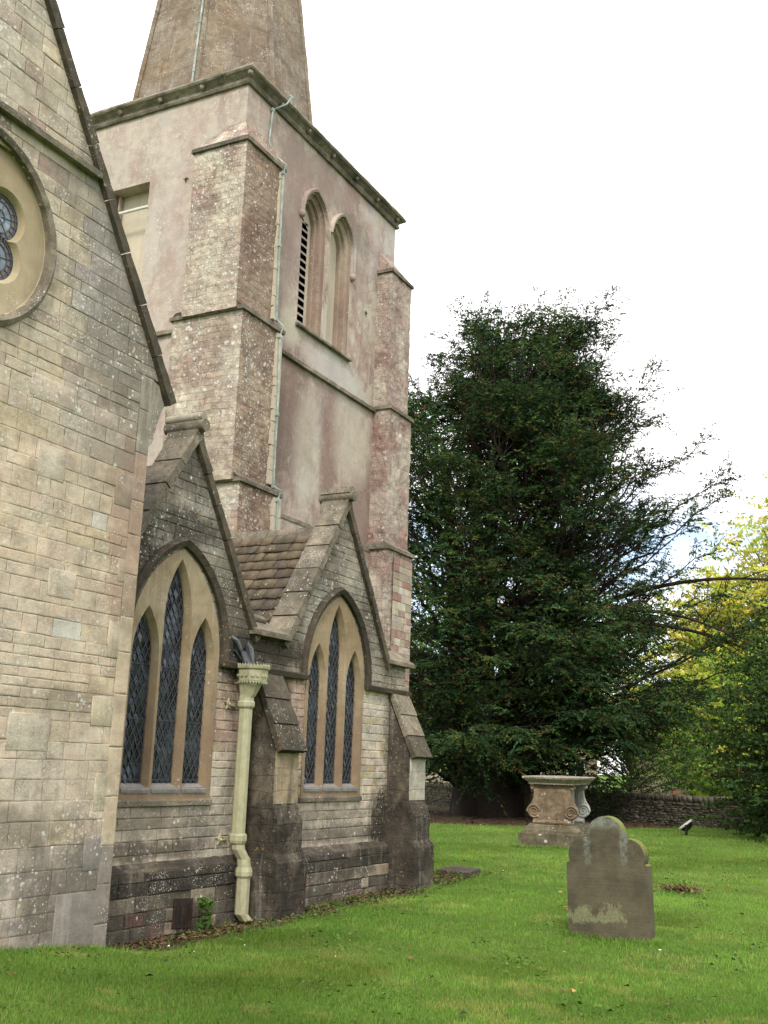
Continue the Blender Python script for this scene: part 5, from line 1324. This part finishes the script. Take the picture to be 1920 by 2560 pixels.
for A_, B_ in zip(R4, R4[1:]): loft(bm, A_, B_)
bm.faces.new(R4[0][::-1]); bm.faces.new(R4[-1]); local_obj(tb, 'top_slab', bm, M['tomb_pale'], rough=(1, .02, .1))

# ledger slab near the corner buttress
bm = new(); prism(bm, [(15.35, 6.97, .10), (15.28, 6.42, .10), (16.05, 6.55, .10), (16.25, 7.08, .10)], (0, 0, .07))
o = mk('ledger_stone', bm, M['coping_dark'], bevel=.01); tag(o, 'flat grey ledger stone lying in the grass past the corner buttress', 'grave slab')

# floodlight
fl = empty('floodlight', (29.9, 6.44, .12)); fl.rotation_euler = (0, 0, R_(8)); tag(fl, 'black floodlight tilted on the grass with a pale glass rim', 'floodlight')
def rot_box(bm, c, s, rx=0, ry=0, rz=0):
    m = Matrix.Translation(c) @ Matrix.Rotation(rz, 4, 'Z') @ Matrix.Rotation(ry, 4, 'Y') @ Matrix.Rotation(rx, 4, 'X'); bmesh.ops.create_cube(bm, size=1, matrix=m @ Matrix.Diagonal((*s, 1)))
fm = Matrix.Translation((0, 0, .255)) @ Matrix.Rotation(R_(-38), 4, 'X')
bm = new(); 
def drum(bm, secs):
    R = []
    for z, rx, ry in secs: R.append([bm.verts.new(fm @ Vector((rx * math.cos(6.28318 * k / 20), ry * math.sin(6.28318 * k / 20), z))) for k in range(20)])
    for A_, B_ in zip(R, R[1:]): loft(bm, A_, B_)
    bm.faces.new(R[0][::-1]); bm.faces.new(R[-1])
drum(bm, [(-.13, .06, .06), (-.10, .12, .12), (-.02, .17, .19), (.0, .175, .195)]); local_obj(fl, 'housing', bm, M['lamp'], smooth=False)
bm = new(); drum(bm, [(.0, .18, .20), (.035, .185, .205), (.05, .17, .19), (.055, .16, .18)]); local_obj(fl, 'lens', bm, M['lens'])
bm = new(); box(bm, (-.19, -.02, .06), (-.175, .02, .27)); box(bm, (.175, -.02, .06), (.19, .02, .27)); box(bm, (-.19, -.02, .045), (.19, .02, .06)); tube(bm, [(0, 0, -.1), (0, 0, .06)], .035, 8); local_obj(fl, 'bracket', bm, M['lamp'])

# boundary wall of dry stone
bw = empty('boundary_wall', (37.3, 9.0, .1)); tag(bw, 'low dry stone boundary wall with upright coping stones behind the lawn', 'stone wall')
P0 = Vector((44.5, 24.5, 0)); P1 = Vector((38.0, 10.4, 0)); P2 = Vector((31.0, -3.5, 0))
V = []; F = []; T = []; rng = random.Random(77)
def wall_run(a, b_, h):
    d = (b_ - a); L_ = d.length; d.normalize(); nn = Vector((d.y, -d.x, 0))
    if nn.x > 0: nn = -nn
    def stone(s0, s1, z0_, z1_, o0, o1, c):
        b0 = len(V); j = lambda: rng.uniform(-.008, .008)
        for ss, oo, z in ((s0, o0, z0_), (s1, o0, z0_), (s1, o1, z0_), (s0, o1, z0_), (s0, o0, z1_), (s1, o0, z1_), (s1, o1, z1_), (s0, o1, z1_)):
            p = a + d * (ss + j()) + nn * (oo + j()); V.append((p.x, p.y, z + j()))
        for f in ((0, 3, 2, 1), (4, 5, 6, 7), (0, 1, 5, 4), (1, 2, 6, 5), (2, 3, 7, 6), (3, 0, 4, 7)): F.append([b0 + i for i in f])
        T.extend([c] * 8)
    z = 0.
    while z < h - .02:
        hh_ = rng.uniform(.04, .085); s = 0
        while s < L_:
            l = rng.uniform(.12, .4); stone(s + .004, s + l - .006, z, z + hh_ - .006, -.2, .2 + rng.uniform(-.015, .015), vary((.10, .088, .064), rng, .35)); s += l  # stone colours darkened to carry the shade lying over this wall
        z += hh_
    s = 0
    while s < L_:
        l = rng.uniform(.10, .26); stone(s + .004, s + l - .004, h, h + rng.uniform(.13, .21), -.19, .21, vary((.13, .115, .085), rng, .35)); s += l
wall_run(P0, P1, .83); wall_run(P1, P2, .83)
me = raw_mesh('wall_stones', V, F, np.array(T), 4); o = bpy.data.objects.new('wall_stones', me); COL.objects.link(o); me.materials.append(M['drystone']); o.parent = bw; o.matrix_parent_inverse = Matrix.Translation(-bw.location)
bm = new()
for a, b_ in ((P0, P1), (P1, P2)):
    d = (b_ - a).normalized(); nn = Vector((d.y, -d.x, 0)) * .16; prism(bm, [a + nn, b_ + nn, b_ - nn, a - nn], (0, 0, .95))
o = mk('wall_core', bm, M['mortar']); o.parent = bw; o.matrix_parent_inverse = Matrix.Translation(-bw.location)
bm = new(); rot_box(bm, Vector((37.1, 8.3, 1.09)), (.12, .24, .1), rz=R_(26)); o = mk('brick', bm, M['redbrick'], bevel=.006); tag(o, 'loose red brick lying on top of the boundary wall', 'brick')

# house glimpsed beyond the yew, and another further right
def house(x, y, rz, w_, d_, h, label):
    H = empty('house', (x, y, .1)); H.rotation_euler = (0, 0, rz); tag(H, label, 'house')
    bm = new(); box(bm, (-d_ / 2, -w_ / 2, -.2), (d_ / 2, w_ / 2, h)); prism(bm, [(-d_ / 2, -w_ / 2 + .002, h), (d_ / 2, -w_ / 2 + .002, h), (0, -w_ / 2 + .002, h + d_ * .45)], (0, w_ - .004, 0)); local_obj(H, 'wall', bm, M['housewall'])
    bm = new()
    for s in (-1, 1): prism(bm, [(s * (d_ / 2 + .25), -w_ / 2 - .2, h - .2), (s * (d_ / 2 + .25), -w_ / 2 - .2, h - .08), (0, -w_ / 2 - .2, h + d_ * .45 + .15), (0, -w_ / 2 - .2, h + d_ * .45 + .03)], (0, w_ + .4, 0))
    local_obj(H, 'roof', bm, M['slate'])
    for k in range(int(w_ / 2.2)):
        for z in (.9, 3.3):
            if z + 1.2 > h: continue
            yy_ = -w_ / 2 + 1.1 + k * 2.2; bm = new(); box(bm, (-d_ / 2 - .03, yy_ - .45, z), (-d_ / 2 + .01, yy_ + .45, z + 1.15)); wo = local_obj(H, 'window', bm, M['white'])
            bm = new()
            for a_ in (-.38, .03): box(bm, (-d_ / 2 - .04, yy_ + a_, z + .08), (-d_ / 2 - .035, yy_ + a_ + .35, z + 1.07))
            g_ = mk('pane', bm, M['glass']); g_.parent = wo
house(57.5, 21.8, R_(20), 9, 6, 3.4, 'pale stone house glimpsed under the yew left of the chest tomb')
house(59.5, 11.6, R_(12), 8, 6, 3.4, 'stone house with white windows glimpsed over the boundary wall')

# ------------------------------------------------------------------ trees
def bez(a, b_, c, n): return [a * (1 - t) ** 2 + b_ * 2 * t * (1 - t) + c * t * t for t in [i / n for i in range(n + 1)]]
class Tree:
    def __init__(s, seed): s.r = np.random.RandomState(seed); s.V = []; s.T = []; s.bm = new(); s.bm2 = new()
    def limb(s, pts, r0, r1, sides=5, thin=False):
        n = len(pts); tube(s.bm2 if thin else s.bm, [Vector(p) for p in pts], [r0 + (r1 - r0) * i / (n - 1) for i in range(n)], sides, cap=False)
    gap = None; clump = .5
    def leaves(s, o, d, L_, n, ln, wd, droop, cols, spreadv=.35):
        if s.gap and s.gap(o): return
        """leaf triangles along a twig from o in direction d"""
        r = s.r; t = r.rand(n) ** .8; d = d / np.linalg.norm(d)
        side = np.cross(d, [0, 0, 1.]); sn = np.linalg.norm(side); side = side / sn if sn > .05 else np.array([1., 0, 0]); up = np.cross(side, d)
        P = o[None] + d[None] * (t * L_)[:, None]; P[:, 2] -= droop * (t * L_) ** 2
        sg = np.where(r.rand(n) < .5, -1, 1); dirs = d[None] * .75 + side[None] * (sg * (.5 + .5 * r.rand(n)))[:, None] + up[None] * (r.normal(0, spreadv, n))[:, None]; dirs[:, 2] -= .15 + droop * .3
        dirs /= np.linalg.norm(dirs, axis=1)[:, None]
        l = ln * (.6 + .8 * r.rand(n)) * (1 - .45 * t); perp = np.cross(dirs, r.normal(0, 1, (n, 3))); perp /= np.linalg.norm(perp, axis=1)[:, None]
        w_ = wd * (.7 + .6 * r.rand(n))
        A_ = P + dirs * (l * .15)[:, None] - perp * (w_ * .5)[:, None]; B_ = P + dirs * (l * .3)[:, None] + perp * (w_ * .5)[:, None]; C_ = P + dirs * l[:, None]
        s.V.append(np.stack([A_, B_, C_], 1).reshape(-1, 3))
        base = np.array(cols[r.randint(len(cols))]) * (.75 + .5 * r.rand()) * (1. + s.clump * mnoise.noise(Vector(o * .9))); c = base[None] * (.7 + .6 * r.rand(n))[:, None]
        s.T.append(np.repeat(c, 3, 0))
    def finish(s, root, leafmat, bark, crown='crown'):
        V_ = np.concatenate(s.V); T_ = np.concatenate(s.T)
        me = raw_mesh(crown, V_, np.arange(len(V_)).reshape(-1, 3), T_, 3); o = bpy.data.objects.new(crown, me); COL.objects.link(o); me.materials.append(leafmat); o.parent = root; o.matrix_parent_inverse = Matrix.Translation(-root.location)
        o = mk('trunk', s.bm, bark, smooth=True); o.parent = root; o.matrix_parent_inverse = Matrix.Translation(-root.location)
        o = mk('branches', s.bm2, bark); o.parent = root; o.matrix_parent_inverse = Matrix.Translation(-root.location)
        print('leaf tris', len(V_) // 3)

# the big yew. local frame: r (right seen from the lawn), d (away), z
YO = np.array([35.2, 14.2, .1]); YR = np.array([.40, -.917, 0]); YD = np.array([.917, .40, 0])
def yw(rr, dd, z): return YO + YR * rr + YD * dd + np.array([0, 0, z])
# crown reach to the right and left at a given height
HZ = [0.9, 2.5, 4.5, 6.5, 7.8, 9.5, 11.0, 12.3, 13.6, 14.8, 16.0, 17.2, 18.2]
RR = [5.6, 6.6, 7.4, 7.0, 6.2, 5.9, 7.0, 6.3, 5.3, 4.7, 3.8, 3.0, 1.4]
RL = [4.4, 5.2, 6.0, 6.2, 6.2, 6.0, 5.6, 5.2, 4.6, 3.6, 1.6, .3, -.6]
def reach(z, ang):
    a, b_ = np.interp(z, HZ, RR), np.interp(z, HZ, RL); c = np.cos(ang); dep = .5 * (a + b_) * .85
    return (a if c > 0 else b_) * c * c + dep * (1 - c * c)
yew = empty('yew_tree', tuple(YO)); tag(yew, 'huge dark green yew with spreading ragged branches behind the tower and chest tomb', 'yew tree')
Y = Tree(12); r = Y.r
ycols = [(.030, .062, .021), (.021, .048, .020), (.050, .082, .020), (.023, .056, .024), (.062, .080, .022), (.037, .076, .022)]
brown = (.085, .060, .020)
stems = []
for k in range(5):
    a = k * 1.256 + .4; top = yw(1.2 * math.cos(a) * 2 + .6, 1.2 * math.sin(a) * 2, 12 + r.rand() * 4)
    p0 = YO + np.array([.75 * math.cos(a), .75 * math.sin(a), -.3]); mid = yw(1.0 * math.cos(a), 1.0 * math.sin(a), 5.5); pts = bez(p0, mid, top, 12); stems.append(pts); Y.limb(pts, .62, .08, 9)
Y.limb([YO + np.array([0, 0, -.3]), YO + np.array([0, 0, 1.2]), YO + np.array([.1, 0, 3.6])], 1.25, .7, 12)
def yew_gap(p):
    q = p - YO; rr = q.dot(YR); n_ = mnoise.noise(Vector((p[0] * .45, p[1] * .45, p[2] * 1.15))) + .45 * mnoise.noise(Vector((p[0] * 1.1, p[1] * 1.1, p[2] * 2.2)) + Vector((9, 9, 9)))
    thr = -.15 - (.5 if rr > 6.8 else 0) + (.16 * math.exp(-((rr - 4.3) / 2.6) ** 2 - ((q[2] - 9.3) / 2.6) ** 2)) + (.12 if rr > 3 and q[2] > 6 else 0)
    if 5.5 < q[2] < 13 and r.rand() < .12: return True
    return n_ < thr
Y.gap = yew_gap; Y.clump = .95
limbs = []
NL = 350
for i in range(NL):
    z = 2.3 + 15.3 * ((i + r.rand()) / NL) ** .95; ang = (i * 2.399963 + r.normal(0, .25)) % 6.283
    if i % 5 < 2: ang = r.normal(-.30, .65)
    rho = reach(z, ang) * (.72 + .36 * r.rand() ** .7); limbs.append((rho * math.cos(ang), rho * math.sin(ang), z + r.normal(0, .25)))
# pronounced spikes on the skyline (right reach, depth, height)
limbs += [(-.6, -.5, 15.9), (.9, 0, 16.8), (2.2, .3, 17.9), (4.6, .3, 18.6), (3.4, 0, 17.3), (4.9, -.5, 16.8), (6.3, 0, 15.4), (7.0, -.3, 14.4), (8.1, 0, 13.0), (8.9, -.4, 11.7), (9.3, 0, 11.2), (7.9, .2, 10.1),
          (8.4, -.5, 9.0), (10.6, -.6, 7.4), (9.8, -1.2, 6.6), (9.6, -.5, 5.2), (8.8, -2, 4.1), (9.2, .5, 8.0), (-3.6, -1, 14.5), (-2.6, 0, 15.0)]
limbs = [(a_ - (.9 if a_ > 6.5 else .5 if a_ > 4 else 0), d_, z) for a_, d_, z in limbs]
bare = {len(limbs) - 7, len(limbs) - 3}
for i, (a_, d_, z) in enumerate(limbs):
    tip = yw(a_, d_, z); st = stems[i % 5]; spk = i >= NL
    h0 = max(.8, min(z * (.86 - .012 * math.hypot(a_, d_) * 2), 13.2)) ; ip = min(len(st) - 2, int(h0 / 14 * 12)); o = st[ip].copy()
    o[2] = min(o[2], z + .5)
    mid = o * .5 + tip * .5 + r.normal(0, .35, 3); mid[2] = o[2] * .5 + z * .5 + (.5 if z < 7 else -.45) + r.normal(0, .3)
    pts = bez(o, mid, tip, 14); wob = r.normal(0, .10, (15, 3)); wob[0] = 0; pts = [p_ + w__ for p_, w__ in zip(pts, wob)]; r0 = .085 if z < 12 else .055
    Y.limb(pts, r0, .012, 5)
    vis_bare = i in bare
    # side branches from 30% outward
    nside = 17 if not spk else 20
    for k in range(nside):
        t = .24 + .76 * ((k + r.rand()) / nside); q = t * 14; j = min(13, int(q)); p = pts[j] * (1 - (q - j)) + pts[j + 1] * (q - j)
        td = pts[j + 1] - pts[j]; td /= np.linalg.norm(td); sd = np.cross(td, [0, 0, 1.]); sd /= max(1e-3, np.linalg.norm(sd)); sg = 1 if k % 2 else -1
        L_ = (2.3 - 1.25 * t) * (.6 + .7 * r.rand()) * (.8 if spk else 1.)
        dirn = td * (.7 + .4 * r.rand()) + sd * sg * (.75 + .4 * r.rand()) + np.array([0, 0, r.normal(.10 if z > 8 else -.02, .16)]); dirn /= np.linalg.norm(dirn)
        e = p + dirn * L_; m_ = (p + e) / 2 + np.array([0, 0, .12 * L_]); bp_ = bez(p, m_, e, 4)
        if r.rand() < .6: Y.limb(bp_, .014, .004, 3, True)
        if vis_bare and t < .7: continue
        ntw = int(7 + 4 * r.rand()) if not spk else 8
        depth_in = t < .35
        for m in range(ntw):
            tt = (m + .6) / ntw; q2 = tt * 4; j2 = min(3, int(q2)); pp_ = bp_[j2] * (1 - (q2 - j2)) + bp_[j2 + 1] * (q2 - j2)
            td2 = bp_[j2 + 1] - bp_[j2]; td2 /= np.linalg.norm(td2); s2 = np.cross(td2, [0, 0, 1.]); s2 /= max(1e-3, np.linalg.norm(s2))
            dd_ = td2 * .8 + s2 * (1 if m % 2 else -1) * (.5 + .5 * r.rand()) + np.array([0, 0, r.normal(.10 if z > 10 else -.12, .25)])
            cols = [brown] if r.rand() < (.06 if z > 6 else .03) else ycols
            Y.leaves(pp_, dd_, .6 * (.7 + .6 * r.rand()), 16, .165, .054, .55, cols)
        Y.leaves(bp_[3], bp_[4] - bp_[3], .6, 16, .17, .05, .2, ycols)
    Y.leaves(pts[12], pts[14] - pts[12], .9, 22, .16, .05, .0, ycols)
    if z > 6:
        for k in range(5 if spk else 3):
            p = pts[14 - k % 4] ; dirn = (pts[14] - pts[11]) / np.linalg.norm(pts[14] - pts[11]) * .5 + np.array([r.normal(0, .3), r.normal(0, .3), 1.]); ll = .55 + .7 * r.rand(); e = p + dirn * ll * .8
            Y.limb([p, (p + e) / 2, e], .012, .004, 3, True)
            for q in range(5): Y.leaves(p + (e - p) * q / 5, dirn + r.normal(0, .5, 3), .34 * (1.2 - q * .15), 12, .14, .045, .0, ycols)
# long nearly bare limbs reaching out to the right
for tip, zz0 in (((11.2, -.5, 7.9), 8.6), ((9.9, -1.5, 4.9), 7.2), ((8.2, -2.8, 5.6), 7.6)):
    T3 = yw(*tip); o = stems[0][6]; mid = (o + T3) / 2; mid[2] = zz0 + .6; pts = bez(o, mid, T3, 16); Y.limb(pts, .13, .02, 6)
    for k in range(9):
        t = .45 + .55 * k / 9; p = pts[int(t * 16)]; dirn = np.array([r.normal(0, .5), -.6 + r.normal(0, .4), r.normal(0, .4)]); e = p + dirn * 1.3; Y.limb(bez(p, (p + e) / 2 + np.array([0, 0, .1]), e, 4), .025, .006, 3, True)
        for m in range(5): Y.leaves(p + dirn * (.4 + .2 * m), dirn + np.array([0, 0, -.5]), .5, 12, .15, .045, .3, ycols + [brown])
Y.finish(yew, M['leaf_yew'], M['bark'])

def broadleaf(name, x, y, h, rad, label, cols_lo, cols_hi, seed, trunk_r=.2, n_cl=260, leaf=.13, per=46, squash=1., group=None, low=.12, mat='leaf_dec', bark='bark2'):
    root = empty(name, (x, y, .1)); tag(root, label, 'tree', group=group)
    T_ = Tree(seed); r = T_.r; o = np.array([x, y, .1]); top = o + np.array([r.normal(0, .3), r.normal(0, .3), h * .9])
    st = bez(o - np.array([0, 0, .3]), (o + top) / 2 + np.array([r.normal(0, .4), r.normal(0, .4), 0]), top, 12); T_.limb(st, trunk_r, .03, 8)
    for i in range(n_cl):
        z = low + (1 - low) * ((i + r.rand()) / n_cl); ang = i * 2.399963 + r.normal(0, .3)
        prof = math.sin(math.pi * min(1, max(0, (z - low) / (1 - low)) ** .75 * .96 + .04)) ** .6
        rho = rad * prof * (.45 + .62 * r.rand() ** .5); tip = o + np.array([rho * math.cos(ang), rho * math.sin(ang), h * z])
        s = st[max(1, min(11, int(12 * z * .72)))].copy(); s[2] = min(s[2], tip[2]); pts = bez(s, (s + tip) / 2 + np.array([0, 0, .15 * rho]), tip, 6); T_.limb(pts, .028 if low < .1 else .05, .005, 4, True)
        cols = cols_hi if r.rand() < max(0, min(1, (z - .22) / .35)) else cols_lo
        for k in range(5):
            p = pts[2 + k % 5] + r.normal(0, .25 + .06 * rad, 3); dd_ = r.normal(0, 1, 3); dd_[2] = abs(dd_[2]) * .3
            T_.leaves(p, dd_, .9 + .1 * rad, per // 2, leaf * 1.3, leaf * .8, .1, cols, .8)
    T_.finish(root, M[mat], M[bark]); return root
yl = [(.56, .52, .10), (.44, .49, .09), (.60, .50, .11), (.36, .46, .08)]; gl = [(.20, .33, .045), (.28, .38, .06), (.15, .26, .04)]; dk = [(.03, .06, .016), (.04, .075, .018)]
broadleaf('lime_tree', 58.5, 6.8, 15.8, 5.5, 'tall tree turning yellow at the right edge, its crown top against the sky', gl + yl[:1], yl, 3, .28, 560, .17, 60)
broadleaf('lime_tree', 57.0, 10.4, 11.4, 5.2, 'yellow-green tree with a lower crown, just left of the tall yellowing tree', gl, yl, 4, .22, 460, .16, 60)
broadleaf('small_tree', 49, 8.4, 6.8, 3.8, 'mid green leafy tree below the yellow crowns beyond the wall', dk + gl + gl, gl + yl[:2], 5, .18, 200, .14)
broadleaf('dark_tree', 30.6, 2.75, 5.6, 3.2, 'dark evergreen at the right edge whose lowest boughs brush the lawn', dk, dk, 6, .3, 520, .11, 60, low=.02, mat='leaf_yew', bark='bark')
broadleaf('shrub', 43.5, 11.5, 4.6, 2.8, 'dark shrub behind the boundary wall under the yew branches', dk, dk + gl[:1], 7, .1, 120, .10, low=.02)
broadleaf('shrub', 47.5, 20.5, 5.2, 3.2, 'dark bush behind the yew trunk seen left of the chest tomb', dk, dk, 8, .1, 110, .10, low=.3)
broadleaf('shrub', 36.6, 11.3, 1.5, .8, 'low dark bush in front of the boundary wall under the yew', dk, dk, 9, .05, 60, .07, low=.02)
broadleaf('dark_tree', 62, 30, 11, 6, 'dark tree in the far background hidden mostly behind the yew', dk, dk + gl, 10, .25, 150, .2, low=.02)

# trees added out of view to darken glass reflections and cut light near the horizon
r = np.random.RandomState(99); VV = []; TT = []
spots = [(-24 + 6.5 * i + r.rand() * 3, -31 - 4 * math.sin(i * 1.7)) for i in range(14)] + [(-30 - 3 * r.rand(), -24 + 7 * i) for i in range(7)]
for (x, y) in spots:
    h = 8 + 5 * r.rand(); n = 1500; u = r.normal(0, 1, (n, 3)); u /= np.linalg.norm(u, axis=1)[:, None]
    c = np.array([x, y, h * .55]) + u * (r.rand(n) ** .4)[:, None] * np.array([4.2, 4.2, h * .5]); a = r.normal(0, .35, (n, 3)); b_ = r.normal(0, .35, (n, 3))
    VV.append(np.stack([c - a, c + a, c + b_ * 1.5], 1).reshape(-1, 3)); TT.append(np.repeat(np.array([.05, .085, .02])[None] * (.6 + .8 * r.rand(n))[:, None], 3, 0))
VV = np.concatenate(VV); me = raw_mesh('unseen_treeline', VV, np.arange(len(VV)).reshape(-1, 3), np.concatenate(TT), 3)
o = bpy.data.objects.new('unseen_treeline', me); COL.objects.link(o); me.materials.append(M['leaf_dec']); tag(o, 'unseen leafy trees added behind the viewpoint to darken reflections and low light', 'trees', kind='stuff')
